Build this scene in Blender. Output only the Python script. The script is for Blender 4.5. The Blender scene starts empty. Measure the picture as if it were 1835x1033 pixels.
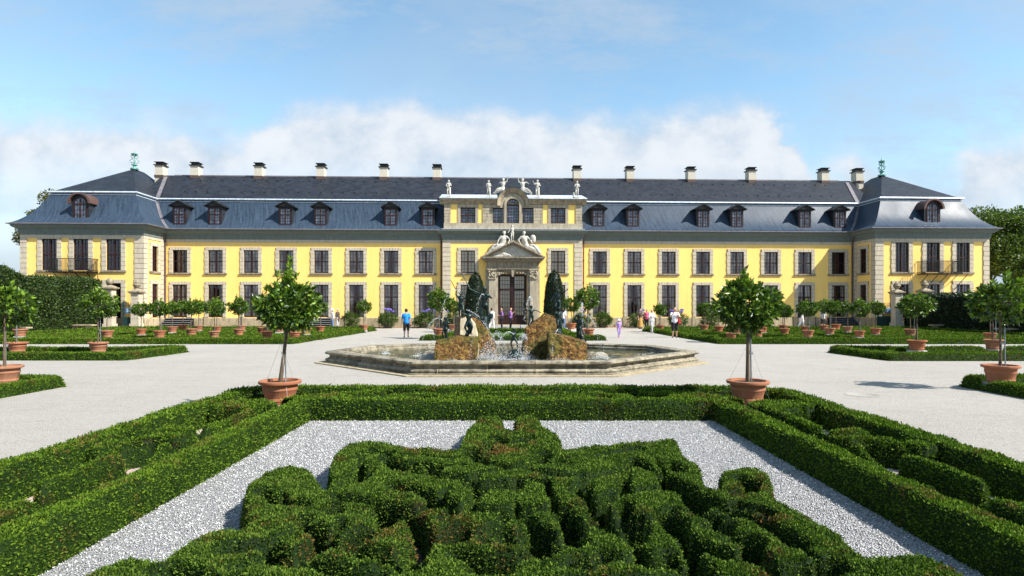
import bpy, bmesh, math, random
import numpy as np
from mathutils import Vector, Matrix, noise as mnoise
R = math.radians
random.seed(7); rng = np.random.default_rng(11)
C = bpy.context.scene.collection
scene = bpy.context.scene

# ------------------------------------------------------------------ camera
F, CX, HY, CH = 1100.0, 917.5, 547.0, 2.0       # focal length (photo px), axis, horizon row, eye height
cd = bpy.data.cameras.new('camera'); cam = bpy.data.objects.new('camera', cd); C.objects.link(cam)
cam.location = (0, 0, CH); cam.rotation_euler = (R(90), 0, 0)
cd.sensor_width = 36; cd.lens = F/1835*36; cd.shift_y = 30.5/1835; cd.clip_end = 6000; cd.clip_start = .05
scene.camera = cam
# ------------------------------------------------------------------ sun, sky, exposure
SUN = Vector((1.0, -.50, 1.08)).normalized()
EL = math.asin(SUN.z); AZ = math.atan2(SUN.x, SUN.y)
sl = bpy.data.lights.new('sun', 'SUN'); so = bpy.data.objects.new('sun', sl); C.objects.link(so)
sl.energy = 5.0; sl.angle = R(.5); sl.color = (1, .955, .88)
so.rotation_euler = (-SUN).to_track_quat('-Z', 'Y').to_euler()
so.location = SUN*60
scene.view_settings.view_transform = 'Standard'; scene.view_settings.look = 'None'
scene.view_settings.exposure = .98; scene.view_settings.gamma = 1
SKY_STRENGTH, CLOUD_STRENGTH = .112, .53

def build_world():
    w = bpy.data.worlds.new('World'); scene.world = w; w.use_nodes = True
    nt = w.node_tree; N = nt.nodes; L = nt.links; N.clear()
    def nd(t, **k):
        n = N.new(t)
        for a, b in k.items(): setattr(n, a, b)
        return n
    def m(op, a, b=None, clamp=False):
        n = nd('ShaderNodeMath', operation=op); n.use_clamp = clamp
        for i, v in enumerate((a, b)):
            if v is None: continue
            if isinstance(v, (int, float)): n.inputs[i].default_value = v
            else: L.new(v, n.inputs[i])
        return n.outputs[0]
    def smooth(v, a, b):
        n = nd('ShaderNodeMapRange', interpolation_type='SMOOTHSTEP'); L.new(v, n.inputs[0])
        n.inputs[1].default_value = a; n.inputs[2].default_value = b
        return n.outputs[0]
    sky = nd('ShaderNodeTexSky', sky_type='NISHITA'); sky.sun_disc = False
    sky.sun_elevation = EL; sky.sun_rotation = AZ; sky.air_density = 1.1; sky.dust_density = .2; sky.ozone_density = 1.1
    tc = nd('ShaderNodeTexCoord'); sp = nd('ShaderNodeSeparateXYZ'); L.new(tc.outputs['Generated'], sp.inputs[0])
    ay = m('MAXIMUM', m('ABSOLUTE', sp.outputs[1]), .12)
    u = m('DIVIDE', sp.outputs[0], ay); v = m('DIVIDE', sp.outputs[2], ay)
    def noise(scale, sx, sz, det=6, rough=.55, off=0):
        cb = nd('ShaderNodeCombineXYZ'); L.new(m('MULTIPLY', u, sx), cb.inputs[0]); L.new(m('MULTIPLY', v, sz), cb.inputs[2]); cb.inputs[1].default_value = off
        n = nd('ShaderNodeTexNoise'); n.inputs['Scale'].default_value = scale; n.inputs['Detail'].default_value = det; n.inputs['Roughness'].default_value = rough
        L.new(cb.outputs[0], n.inputs['Vector']); return n.outputs[0]
    # cumulus bank: the height of its top along the bearing
    wob = noise(5, 1, 1.6, 5, .6, 7.7)
    mp = nd('ShaderNodeMapRange'); L.new(m('ADD', u, m('MULTIPLY', m('SUBTRACT', wob, .5), .22)), mp.inputs[0]); mp.inputs[1].default_value = -1; mp.inputs[2].default_value = 1
    cr = nd('ShaderNodeValToRGB'); L.new(mp.outputs[0], cr.inputs[0]); e = cr.color_ramp.elements
    pts = [(0, .30), (.09, .325), (.20, .32), (.27, .30), (.32, .345), (.42, .345), (.5, .33), (.6, .325), (.70, .355), (.725, .33), (.745, .23), (.775, .275), (.805, .24), (.835, .17), (.88, .28), (.95, .30), (1, .30)]
    e[0].position, e[0].color = 0, (pts[0][1],)*3+(1,); e[1].position, e[1].color = 1, (pts[-1][1],)*3+(1,)
    for p, c in pts[1:-1]:
        q = e.new(p); q.color = (c, c, c, 1)
    n1 = noise(9, 1, 1.3, 8, .6); n2 = noise(2.2, 1, 2.4, 6, .6, 3.3); n3 = noise(26, 1, 1.2, 5, .6, 1)
    t = m('SUBTRACT', m('ADD', m('ADD', cr.outputs[0], m('MULTIPLY', m('SUBTRACT', n1, .5), .10)), m('MULTIPLY', m('SUBTRACT', n3, .5), .025)), v)
    edge = smooth(t, -.018, .065)
    fade = smooth(v, .09, .30)                       # lower part of the bank thins out
    bank = m('MULTIPLY', edge, m('ADD', m('MULTIPLY', fade, .50), m('ADD', m('MULTIPLY', n2, .8), .22)), True)
    # thin veils higher up, thicker to the right
    veil = m('MULTIPLY', smooth(n2, .40, .70), m('ADD', m('MULTIPLY', smooth(u, -.3, .5), .46), .28))
    low = m('MULTIPLY', m('SUBTRACT', 1, smooth(v, .04, .30)), .93)
    wisp = m('MULTIPLY', smooth(noise(3.2, .8, 2.2, 8, .68, 5.1), .40, .64), .66)
    mask = m('MAXIMUM', m('MAXIMUM', bank, m('MAXIMUM', veil, wisp)), low)
    mask = m('MINIMUM', mask, .97)
    # cloud tone: white crests, blue-grey bodies
    tone = nd('ShaderNodeMixRGB'); tone.inputs[1].default_value = (.50, .62, .76, 1); tone.inputs[2].default_value = (.84, .88, .93, 1)
    L.new(m('MULTIPLY', m('MULTIPLY', edge, smooth(m('ADD', v, m('MULTIPLY', n1, .2)), .12, .40)), smooth(n1, .2, .62)), tone.inputs[0])
    b1 = nd('ShaderNodeBackground'); b1.inputs[1].default_value = SKY_STRENGTH; hs = nd('ShaderNodeHueSaturation'); hs.inputs['Saturation'].default_value = 1.06; hs.inputs['Hue'].default_value = .487; L.new(sky.outputs[0], hs.inputs['Color']); L.new(hs.outputs[0], b1.inputs[0])
    b2 = nd('ShaderNodeBackground'); b2.inputs[1].default_value = CLOUD_STRENGTH; L.new(tone.outputs[0], b2.inputs[0])
    mx = nd('ShaderNodeMixShader'); L.new(mask, mx.inputs[0]); L.new(b1.outputs[0], mx.inputs[1]); L.new(b2.outputs[0], mx.inputs[2])
    o = nd('ShaderNodeOutputWorld'); L.new(mx.outputs[0], o.inputs[0])
build_world()

# ------------------------------------------------------------------ helpers
def gp(px, py, z=0.0):
    """photo pixel on the plane of height z -> world point"""
    Y = (CH-z)*F/(py-HY); return Vector(((px-CX)/F*Y, Y, z))
def at(px, py, Y): return Vector(((px-CX)/F*Y, Y, CH+(HY-py)/F*Y))
ORD = ['first', 'second', 'third', 'fourth', 'fifth', 'sixth', 'seventh', 'eighth', 'ninth', 'tenth', 'eleventh', 'twelfth', 'thirteenth', 'fourteenth', 'fifteenth', 'sixteenth', 'seventeenth', 'eighteenth', 'nineteenth', 'twentieth']

def tag(o, label=None, cat=None, group=None, kind=None):
    if label: o['label'] = label
    if cat: o['category'] = cat
    if group: o['group'] = group
    if kind: o['kind'] = kind
    return o
def empty(name, loc=(0, 0, 0), rz=0.0, label=None, cat=None, group=None, scale=1.0):
    o = bpy.data.objects.new(name, None); C.objects.link(o); o.location = loc; o.rotation_euler = (0, 0, rz)
    o.scale = (scale,)*3; o.empty_display_size = .2
    return tag(o, label, cat, group)
def link(name, me, parent=None, loc=None, rz=None):
    o = bpy.data.objects.new(name, me); C.objects.link(o)
    if parent: o.parent = parent
    if loc is not None: o.location = loc
    if rz is not None: o.rotation_euler = (0, 0, rz)
    return o
def copy_tree(o, parent=None):
    c = o.copy(); C.objects.link(c)
    if parent: c.parent = parent
    for ch in list(o.children): copy_tree(ch, c)
    return c

class MB:
    def __init__(s): s.v = []; s.f = []
    def add(s, vs, fs):
        n = len(s.v); s.v += [tuple(p) for p in vs]; s.f += [tuple(i+n for i in f) for f in fs]; return s
    def box(s, x0, x1, y0, y1, z0, z1):
        return s.add([(x0, y0, z0), (x1, y0, z0), (x1, y1, z0), (x0, y1, z0), (x0, y0, z1), (x1, y0, z1), (x1, y1, z1), (x0, y1, z1)],
                     [(0, 3, 2, 1), (4, 5, 6, 7), (0, 1, 5, 4), (1, 2, 6, 5), (2, 3, 7, 6), (3, 0, 4, 7)])
    def tbox(s, c, w, d, h, tw, td):        # tapered block on base centre c
        x, y, z = c; q = [(-w/2, -d/2), (w/2, -d/2), (w/2, d/2), (-w/2, d/2)]; p = [(-tw/2, -td/2), (tw/2, -td/2), (tw/2, td/2), (-tw/2, td/2)]
        return s.add([(x+a, y+b, z) for a, b in q]+[(x+a, y+b, z+h) for a, b in p], [(0, 3, 2, 1), (4, 5, 6, 7), (0, 1, 5, 4), (1, 2, 6, 5), (2, 3, 7, 6), (3, 0, 4, 7)])
    def quad(s, a, b, c, d): return s.add([a, b, c, d], [(0, 1, 2, 3)])
    def tri(s, a, b, c): return s.add([a, b, c], [(0, 1, 2)])
    def prism(s, poly, y0, y1):             # poly in x,z extruded along y
        n = len(poly)
        return s.add([(x, y0, z) for x, z in poly]+[(x, y1, z) for x, z in poly],
                     [tuple(range(n)), tuple(range(2*n-1, n-1, -1))]+[(i, i+n, (i+1) % n+n, (i+1) % n) for i in range(n)])
    def lathe(s, prof, c=(0, 0, 0), n=24):
        vs = []; fs = []
        for r, z in prof:
            for k in range(n):
                a = 2*math.pi*k/n; vs.append((c[0]+r*math.cos(a), c[1]+r*math.sin(a), c[2]+z))
        for i in range(len(prof)-1):
            for k in range(n):
                j = (k+1) % n; fs.append((i*n+k, i*n+j, (i+1)*n+j, (i+1)*n+k))
        return s.add(vs, fs)
    def tube(s, pts, rs, n=8, caps=True):
        pts = [Vector(p) for p in pts]
        if isinstance(rs, (int, float)): rs = [rs]*len(pts)
        vs = []; fs = []; up = Vector((.31, .17, .93))
        for i, p in enumerate(pts):
            t = (pts[min(i+1, len(pts)-1)]-pts[max(i-1, 0)]).normalized()
            a = t.cross(up)
            if a.length < .1: a = t.cross(Vector((1, 0, 0)))
            a.normalize(); b = t.cross(a)
            for k in range(n):
                w = 2*math.pi*k/n; vs.append(p+(a*math.cos(w)+b*math.sin(w))*rs[i])
        for i in range(len(pts)-1):
            for k in range(n):
                j = (k+1) % n; fs.append((i*n+k, i*n+j, (i+1)*n+j, (i+1)*n+k))
        if caps: fs += [tuple(range(n))[::-1], tuple((len(pts)-1)*n+k for k in range(n))]
        return s.add(vs, fs)
    def ball(s, c, r, n=10, sx=1, sy=1, sz=1):
        return s.lathe_scaled(c, r, n, sx, sy, sz)
    def lathe_scaled(s, c, r, n, sx, sy, sz):
        prof = [(math.sin(math.pi*i/n), -math.cos(math.pi*i/n)) for i in range(n+1)]
        vs = []; fs = []; m_ = max(8, n)
        for q, z in prof:
            for k in range(m_):
                a = 2*math.pi*k/m_; vs.append((c[0]+q*r*sx*math.cos(a), c[1]+q*r*sy*math.sin(a), c[2]+z*r*sz))
        for i in range(n):
            for k in range(m_):
                j = (k+1) % m_; fs.append((i*m_+k, i*m_+j, (i+1)*m_+j, (i+1)*m_+k))
        return s.add(vs, fs)
    def cap(s, p0, r0, p1, r1, n=10):
        p0 = Vector(p0); p1 = Vector(p1); t = p1-p0
        if t.length < 1e-5: t = Vector((0, 0, 1e-4))
        t.normalize(); pts = []; rs = []
        for k in (90, 60, 30): pts.append(p0-t*r0*math.sin(R(k))); rs.append(max(r0*math.cos(R(k)), r0*.02))
        pts.append(p0); rs.append(r0); pts.append(p1+t*1e-5); rs.append(r1)
        for k in (30, 60, 90): pts.append(p1+t*r1*math.sin(R(k))); rs.append(max(r1*math.cos(R(k)), r1*.02))
        a = t.cross(Vector((.31, .17, .93)))
        if a.length < .1: a = t.cross(Vector((1, 0, 0)))
        a.normalize(); b = t.cross(a); vs = []; fs = []
        for p, r in zip(pts, rs):
            for k in range(n):
                w = 2*math.pi*k/n; vs.append(p+(a*math.cos(w)+b*math.sin(w))*r)
        for i in range(len(pts)-1):
            for k in range(n):
                j = (k+1) % n; fs.append((i*n+k, i*n+j, (i+1)*n+j, (i+1)*n+k))
        fs += [tuple(range(n))[::-1], tuple((len(pts)-1)*n+k for k in range(n))]
        return s.add(vs, fs)
    def mesh(s, name, mat, smooth=False):
        me = bpy.data.meshes.new(name); me.from_pydata(s.v, [], s.f); me.validate()
        bm = bmesh.new(); bm.from_mesh(me); bmesh.ops.recalc_face_normals(bm, faces=bm.faces); bm.to_mesh(me); bm.free()
        if smooth:
            me.polygons.foreach_set('use_smooth', [True]*len(me.polygons))
            if smooth != 'all': me.set_sharp_from_angle(angle=R(42))
        me.materials.append(mat); return me
    def build(s, name, mat, parent=None, smooth=False, loc=None, rz=None):
        return link(name, s.mesh(name, mat, smooth), parent, loc, rz)

# ------------------------------------------------------------------ materials
MATS = {}
class NT:
    def __init__(s, name):
        s.m = bpy.data.materials.new(name); s.m.use_nodes = True; s.t = s.m.node_tree; s.N = s.t.nodes; s.L = s.t.links
        s.b = s.N['Principled BSDF']; s.out = s.N['Material Output']; s.co = None; MATS[name] = s.m
        s.b.inputs['Specular IOR Level'].default_value = .3
    def nd(s, t, **k):
        n = s.N.new(t)
        for a, b in k.items(): setattr(n, a, b)
        return n
    def pos(s, obj=False):
        if obj: return s.nd('ShaderNodeTexCoord').outputs['Object']
        if s.co is None: s.co = s.nd('ShaderNodeNewGeometry').outputs['Position']
        return s.co
    def scaled(s, v, sc):
        n = s.nd('ShaderNodeMapping'); n.inputs['Scale'].default_value = sc; s.L.new(v, n.inputs['Vector']); return n.outputs[0]
    def noise(s, scale, det=5, rough=.6, vec=None, dist=0):
        n = s.nd('ShaderNodeTexNoise'); n.inputs['Scale'].default_value = scale; n.inputs['Detail'].default_value = det
        n.inputs['Roughness'].default_value = rough; n.inputs['Distortion'].default_value = dist
        s.L.new(vec if vec is not None else s.pos(), n.inputs['Vector']); return n.outputs[0]
    def vor(s, scale, vec=None, feature='F1'):
        n = s.nd('ShaderNodeTexVoronoi', feature=feature); n.inputs['Scale'].default_value = scale
        s.L.new(vec if vec is not None else s.pos(), n.inputs['Vector']); return n
    def ramp(s, v, stops, interp='LINEAR'):
        n = s.nd('ShaderNodeValToRGB'); n.color_ramp.interpolation = interp; e = n.color_ramp.elements
        def c4(c): return (c, c, c, 1) if isinstance(c, (int, float)) else tuple(c)+(1,)
        e[0].position, e[0].color = stops[0][0], c4(stops[0][1]); e[1].position, e[1].color = stops[-1][0], c4(stops[-1][1])
        for p, c in stops[1:-1]:
            q = e.new(p); q.color = c4(c)
        s.L.new(v, n.inputs[0]); return n.outputs[0]
    def mix(s, f, a, b, mode='MIX'):
        n = s.nd('ShaderNodeMixRGB', blend_type=mode)
        for i, v in enumerate((f, a, b)):
            if isinstance(v, (int, float)): n.inputs[i].default_value = v if i == 0 else (v, v, v, 1)
            elif isinstance(v, tuple): n.inputs[i].default_value = v+(1,)
            else: s.L.new(v, n.inputs[i])
        return n.outputs[0]
    def math(s, op, a, b=0.0, clamp=False):
        n = s.nd('ShaderNodeMath', operation=op); n.use_clamp = clamp
        for i, v in enumerate((a, b)):
            if isinstance(v, (int, float)): n.inputs[i].default_value = v
            else: s.L.new(v, n.inputs[i])
        return n.outputs[0]
    def col(s, v):
        if isinstance(v, tuple): s.b.inputs['Base Color'].default_value = v+(1,)
        else: s.L.new(v, s.b.inputs['Base Color'])
    def rough(s, v):
        if isinstance(v, (int, float)): s.b.inputs['Roughness'].default_value = v
        else: s.L.new(v, s.b.inputs['Roughness'])
    def bump(s, v, strength=.5, dist=.02):
        n = s.nd('ShaderNodeBump'); n.inputs['Strength'].default_value = strength; n.inputs['Distance'].default_value = dist
        s.L.new(v, n.inputs['Height']); s.L.new(n.outputs[0], s.b.inputs['Normal'])

def M_plain(name, c, rough=.6, metal=0, var=.15, scale=6, bump=0):
    t = NT(name); n = t.noise(scale, 4, .6, t.pos(True))
    t.col(t.mix(n, tuple(x*(1-var) for x in c), tuple(min(1, x*(1+var)) for x in c))); t.rough(rough); t.b.inputs['Metallic'].default_value = metal
    if bump: t.bump(n, bump, .01)
    return t.m

def make_materials():
    # fine pale gravel of the paths
    t = NT('path_gravel'); v = t.vor(55); v2 = t.vor(150); n = t.noise(.35, 5, .6); n2 = t.noise(1.6, 6, .7); n3 = t.noise(9, 4, .7)
    c = t.ramp(v.outputs['Color'], [(0, (.20, .18, .155)), (.35, (.385, .36, .32)), (1, (.50, .472, .425))])
    c = t.mix(t.ramp(v2.outputs['Distance'], [(0, 0), (.9, .35)]), c, (.22, .2, .18))
    c = t.mix(t.ramp(n, [(.35, 0), (.7, .35)]), c, (.46, .435, .395)); c = t.mix(t.ramp(n2, [(.45, 0), (.75, .22)]), c, (.32, .295, .25))
    c = t.mix(t.ramp(n3, [(.4, 0), (.8, .25)]), c, (.30, .285, .26))
    tr_ = t.noise(.9, 6, .75, t.scaled(t.pos(), (1, 2.2, 1)), .8); c = t.mix(t.ramp(tr_, [(.5, 0), (.62, .28), (.7, .05)]), c, (.27, .24, .19)); c = t.mix(t.ramp(t.noise(38, 3, .9), [(.58, 0), (.72, .7)]), c, (.16, .14, .11))
    t.col(c); t.rough(.95); t.bump(t.mix(.5, t.math('ADD', v.outputs['Distance'], n3), v2.outputs['Distance']), .7, .03)
    # coarse white-grey chippings of the beds
    t = NT('white_chippings'); v = t.vor(62); v2 = t.vor(130); n = t.noise(1.2, 5, .6); n3 = t.noise(22, 4, .8)
    c = t.ramp(v.outputs['Color'], [(0, (.22, .22, .22)), (.3, (.39, .39, .38)), (.6, (.53, .528, .515)), (1, (.65, .645, .63))])
    c = t.mix(t.ramp(v.outputs['Distance'], [(.25, 0), (.65, .55)]), c, (.11, .11, .115))
    c = t.mix(t.ramp(n, [(.55, 0), (.8, .3)]), c, (.40, .37, .30)); c = t.mix(t.ramp(n3, [(.45, 0), (.75, .5)]), c, (.24, .25, .29))
    t.col(c); t.rough(.9); t.bump(t.math('SUBTRACT', 1, t.math('ADD', v.outputs['Distance'], t.math('MULTIPLY', n3, .6))), 1.0, .035)
    t = NT('chipping_stone'); rn = t.nd('ShaderNodeNewGeometry').outputs['Random Per Island']
    t.col(t.ramp(rn, [(0, (.12, .12, .12)), (.3, (.32, .32, .315)), (.65, (.51, .51, .50)), (1, (.72, .715, .70))])); t.rough(.85)
    t = NT('pink_gravel'); v = t.vor(60)
    t.col(t.ramp(v.outputs['Color'], [(0, (.28, .2, .17)), (1, (.55, .45, .40))])); t.rough(.95); t.bump(v.outputs['Distance'], .7, .02)
    t = NT('soil'); n = t.noise(30); t.col(t.ramp(n, [(.3, (.02, .015, .01)), (.7, (.075, .05, .032))])); t.rough(1); t.bump(n, .8, .02)
    # yellow limewash
    t = NT('yellow_plaster'); n = t.noise(.8, 5, .6); n2 = t.noise(14, 4, .7); st = t.noise(1.2, 5, .65, t.scaled(t.pos(), (3, 3, .35)))
    c = t.mix(n, (.86, .555, .15), (.90, .61, .19)); c = t.mix(t.ramp(st, [(.46, 0), (.75, .38)]), c, (.70, .45, .12)); c = t.mix(t.ramp(n2, [(.55, 0), (.9, .2)]), c, (.87, .68, .28))
    t.col(c); t.rough(.9); t.bump(n2, .15, .01)
    def stone(name, a, b, dirt, amt=.35, sc=1.0):
        t = NT(name); n = t.noise(1.7*sc, 6, .65); n2 = t.noise(11*sc, 6, .75); st = t.noise(2.0*sc, 6, .7, t.scaled(t.pos(), (2.5, 2.5, .6)))
        c = t.mix(n, a, b); c = t.mix(t.ramp(st, [(.5-.12*amt, 0), (.78, min(1, amt*1.6))]), c, dirt); c = t.mix(t.ramp(n2, [(.5, 0), (.8, .4*amt+.1)]), c, dirt)
        t.col(c); t.rough(.92); t.bump(n2, .5, .015); return t
    stone('sandstone', (.43, .37, .275), (.55, .485, .38), (.20, .16, .11), .36)
    stone('joint_mortar', (.15, .125, .09), (.22, .185, .135), (.05, .04, .03), .3)
    stone('weathered_sandstone', (.26, .215, .145), (.41, .345, .25), (.04, .034, .022), .75)
    stone('portal_stone', (.32, .275, .20), (.43, .375, .285), (.11, .09, .06), .55)
    stone('basin_stone', (.20, .17, .11), (.38, .335, .24), (.016, .014, .010), 1.5, 1.6)
    stone('plinth_stone', (.34, .275, .165), (.46, .385, .26), (.12, .09, .05), .7)
    stone('statue_stone', (.42, .40, .35), (.54, .52, .47), (.15, .14, .11), .35, 3)
    stone('render_chimney', (.46, .42, .34), (.56, .52, .43), (.35, .32, .26), .35, 2)
    stone('cornice_paint', (.12, .15, .14), (.165, .195, .18), (.07, .08, .07), .4)
    stone('manhole', (.27, .255, .225), (.35, .33, .30), (.2, .19, .17), .5)
    stone('stair_stone', (.13, .135, .14), (.19, .195, .2), (.07, .07, .07), .4)
    stone('path_slab', (.34, .33, .31), (.44, .43, .4), (.2, .19, .17), .4)
    t = MATS['basin_stone']; g_ = stone('basin_stone', (.27, .235, .16), (.45, .40, .30), (.022, .019, .013), 1.1, 1.6); v_ = g_.noise(1.1, 7, .75, g_.scaled(g_.pos(), (1, 1, 4))); q_ = g_.b.inputs['Base Color'].links[0].from_socket; g_.col(g_.mix(g_.ramp(v_, [(.47, 0), (.60, .7)]), q_, (.022, .020, .014)))
    stone('pale_rock', (.50, .43, .30), (.64, .57, .43), (.22, .16, .07), .6, 2)
    stone('dark_rock', (.035, .028, .018), (.07, .055, .035), (.012, .01, .006), .8, 2)
    t = NT('fountain_rock'); n = t.noise(2.5, 6, .7); n2 = t.noise(9, 6, .8, dist=.6); n3 = t.noise(1.3, 3, .5)
    c = t.ramp(n2, [(.34, (.014, .006, .003)), (.44, (.065, .028, .007)), (.55, (.22, .11, .018)), (.68, (.42, .31, .11))])
    c = t.mix(t.ramp(n3, [(.44, 0), (.56, .8)]), c, t.ramp(n2, [(.38, (.02, .018, .004)), (.7, (.22, .20, .025))])); c = t.mix(t.ramp(n, [(.52, 0), (.7, .3)]), c, (.04, .022, .01))
    cr_ = t.vor(1.5, t.mix(.25, t.pos(), t.nd('ShaderNodeTexNoise').outputs['Color']), 'DISTANCE_TO_EDGE').outputs['Distance']; c = t.mix(t.ramp(cr_, [(0, .5), (.02, 0)]), c, (.012, .007, .004))
    t.col(c); t.rough(t.ramp(n, [(.3, .35), (.7, .9)])); t.bump(t.math('ADD', n2, t.ramp(cr_, [(0, 0), (.08, .5)])), 1.0, .10)
    # slates
    t = NT('slate_upper'); g = t.pos(); br = t.nd('ShaderNodeTexBrick'); cb = t.nd('ShaderNodeCombineXYZ'); sp = t.nd('ShaderNodeSeparateXYZ')
    t.L.new(g, sp.inputs[0]); t.L.new(t.math('ADD', sp.outputs[0], t.math('MULTIPLY', sp.outputs[1], .35)), cb.inputs[0]); t.L.new(t.math('MULTIPLY', sp.outputs[2], 1.5), cb.inputs[1]); t.L.new(cb.outputs[0], br.inputs['Vector'])
    br.inputs['Scale'].default_value = 1; br.inputs['Brick Width'].default_value = .34; br.inputs['Row Height'].default_value = .2; br.inputs['Mortar Size'].default_value = .014
    br.inputs['Color1'].default_value = (.009, .011, .016, 1); br.inputs['Color2'].default_value = (.023, .027, .036, 1); br.inputs['Mortar'].default_value = (.008, .009, .011, 1); br.inputs['Bias'].default_value = -.1
    n = t.noise(1.0, 6, .7, t.scaled(g, (1, 1, 2.5))); n2 = t.noise(7, 4, .7)
    c = t.mix(t.ramp(n, [(.42, 0), (.75, .5)]), br.outputs[0], (.032, .037, .045)); c = t.mix(t.ramp(n2, [(.6, 0), (.85, .3)]), c, (.05, .053, .055))
    t.col(c); t.rough(.5); t.bump(br.outputs['Fac'], -.4, .03)
    t = NT('slate_lower'); g = t.pos(); br = t.nd('ShaderNodeTexBrick'); cb = t.nd('ShaderNodeCombineXYZ'); sp = t.nd('ShaderNodeSeparateXYZ'); sn = t.nd('ShaderNodeSeparateXYZ')
    t.L.new(g, sp.inputs[0]); t.L.new(t.nd('ShaderNodeNewGeometry').outputs['True Normal'], sn.inputs[0])
    side = t.math('GREATER_THAN', t.math('ABSOLUTE', sn.outputs[0]), t.math('ABSOLUTE', sn.outputs[1]))
    al = t.math('ADD', t.math('MULTIPLY', sp.outputs[0], t.math('SUBTRACT', 1, side)), t.math('MULTIPLY', sp.outputs[1], side))
    t.L.new(al, cb.inputs[0]); t.L.new(sp.outputs[2], cb.inputs[1]); t.L.new(cb.outputs[0], br.inputs['Vector'])
    br.inputs['Scale'].default_value = 1; br.inputs['Brick Width'].default_value = .3; br.inputs['Row Height'].default_value = .17; br.inputs['Mortar Size'].default_value = .012
    br.inputs['Color1'].default_value = (.012, .022, .040, 1); br.inputs['Color2'].default_value = (.022, .036, .060, 1); br.inputs['Mortar'].default_value = (.006, .010, .018, 1)
    cb2 = t.nd('ShaderNodeCombineXYZ'); t.L.new(t.math('ADD', t.math('MULTIPLY', al, 5.0), t.math('MULTIPLY', sp.outputs[2], 1.2)), cb2.inputs[0]); t.L.new(t.math('MULTIPLY', sp.outputs[2], .42), cb2.inputs[2])
    st = t.noise(1.3, 7, .72, cb2.outputs[0]); n = t.noise(.35, 3, .5)
    c = t.mix(t.ramp(st, [(.36, 0), (.56, .5), (.80, 1)]), br.outputs[0], (.058, .090, .130)); c = t.mix(t.ramp(st, [(.26, .8), (.42, 0)]), c, (.005, .008, .014))
    t.col(c); t.rough(t.ramp(n, [(.3, .42), (.7, .55)])); t.bump(br.outputs['Fac'], -.4, .02); t.b.inputs['Specular IOR Level'].default_value = .25
    t = NT('lead'); n = t.noise(2.2, 5, .7, t.scaled(t.pos(), (3, 3, 1))); t.col(t.ramp(n, [(.3, (.30, .36, .42)), (.55, (.60, .67, .74)), (.8, (.80, .85, .90))])); t.rough(.45); t.b.inputs['Metallic'].default_value = .2
    t = NT('dull_lead'); n = t.noise(3, 5, .7); t.col(t.ramp(n, [(.3, (.14, .12, .13)), (.7, (.26, .25, .27))])); t.rough(.5); t.b.inputs['Metallic'].default_value = .3
    t = NT('verdigris'); n = t.noise(7, 5, .7); t.col(t.ramp(n, [(.35, (.04, .10, .085)), (.65, (.20, .47, .40))])); t.rough(.6)
    t = NT('bronze'); n = t.noise(8, 6, .75, t.pos(True)); t.col(t.ramp(n, [(.40, (.007, .010, .010)), (.58, (.018, .038, .034)), (.78, (.09, .19, .165))])); t.rough(t.ramp(n, [(.3, .25), (.7, .6)])); t.b.inputs['Metallic'].default_value = .45; t.bump(n, .4, .01)
    M_plain('window_wood', (.028, .009, .008), .5, var=.3); M_plain('door_wood', (.026, .009, .008), .45, var=.3)
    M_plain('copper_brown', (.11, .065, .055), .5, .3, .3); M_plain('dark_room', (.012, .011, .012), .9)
    t = NT('curtain'); g = t.pos(); n = t.noise(2.0, 3, .6, t.scaled(g, (2.5, 2.5, .5))); t.col(t.ramp(n, [(.32, (.22, .17, .15)), (.5, (.55, .46, .40)), (.66, (.92, .86, .78))])); t.rough(.9)
    t = NT('blind'); n = t.noise(3); t.col(t.mix(n, (.72, .62, .42), (.85, .76, .55))); t.rough(.9)
    t = NT('glass'); t.N.remove(t.b); g = t.nd('ShaderNodeBsdfGlossy'); g.inputs['Roughness'].default_value = .04; g.inputs['Color'].default_value = (.9, .93, 1, 1)
    tr = t.nd('ShaderNodeBsdfTransparent'); tr.inputs['Color'].default_value = (.88, .87, .86, 1); fr = t.nd('ShaderNodeFresnel'); fr.inputs[0].default_value = 1.5
    n = t.noise(1.1, 2, .5); bp = t.nd('ShaderNodeBump'); bp.inputs['Strength'].default_value = .25; bp.inputs['Distance'].default_value = .05; t.L.new(n, bp.inputs['Height']); t.L.new(bp.outputs[0], g.inputs['Normal'])
    mx = t.nd('ShaderNodeMixShader'); t.L.new(t.math('ADD', fr.outputs[0], .05, True), mx.inputs[0]); t.L.new(tr.outputs[0], mx.inputs[1]); t.L.new(g.outputs[0], mx.inputs[2]); t.L.new(mx.outputs[0], t.out.inputs[0])
    M_plain('iron', (.022, .022, .022), .45, .5, .2); M_plain('green_iron', (.018, .05, .048), .45, .3, .2); M_plain('galvanised', (.20, .22, .24), .45, .5, .15)
    M_plain('sign_blue', (.05, .16, .34), .4); M_plain('sign_white', (.75, .75, .72), .5)
    t = NT('terracotta'); n = t.noise(4, 6, .7, t.pos(True)); n2 = t.noise(22, 4, .7, t.pos(True)); st = t.noise(5, 5, .7, t.scaled(t.pos(True), (2.5, 2.5, .7)))
    c = t.mix(n, (.25, .072, .027), (.36, .125, .052)); c = t.mix(t.ramp(t.nd('ShaderNodeObjectInfo').outputs['Random'], [(0, 0), (1, .55)]), c, (.30, .17, .11)); c = t.mix(t.ramp(st, [(.55, 0), (.72, .65)]), c, (.42, .25, .15)); c = t.mix(t.ramp(n2, [(.58, 0), (.8, .35)]), c, (.16, .06, .03))
    t.col(c); t.rough(.85); t.bump(n2, .3, .01)
    t = NT('bark'); n = t.noise(14, 5, .7, t.scaled(t.pos(True), (3, 3, .6))); t.col(t.ramp(n, [(.3, (.045, .032, .02)), (.7, (.17, .125, .085))])); t.rough(.9); t.bump(n, .7, .02)
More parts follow.
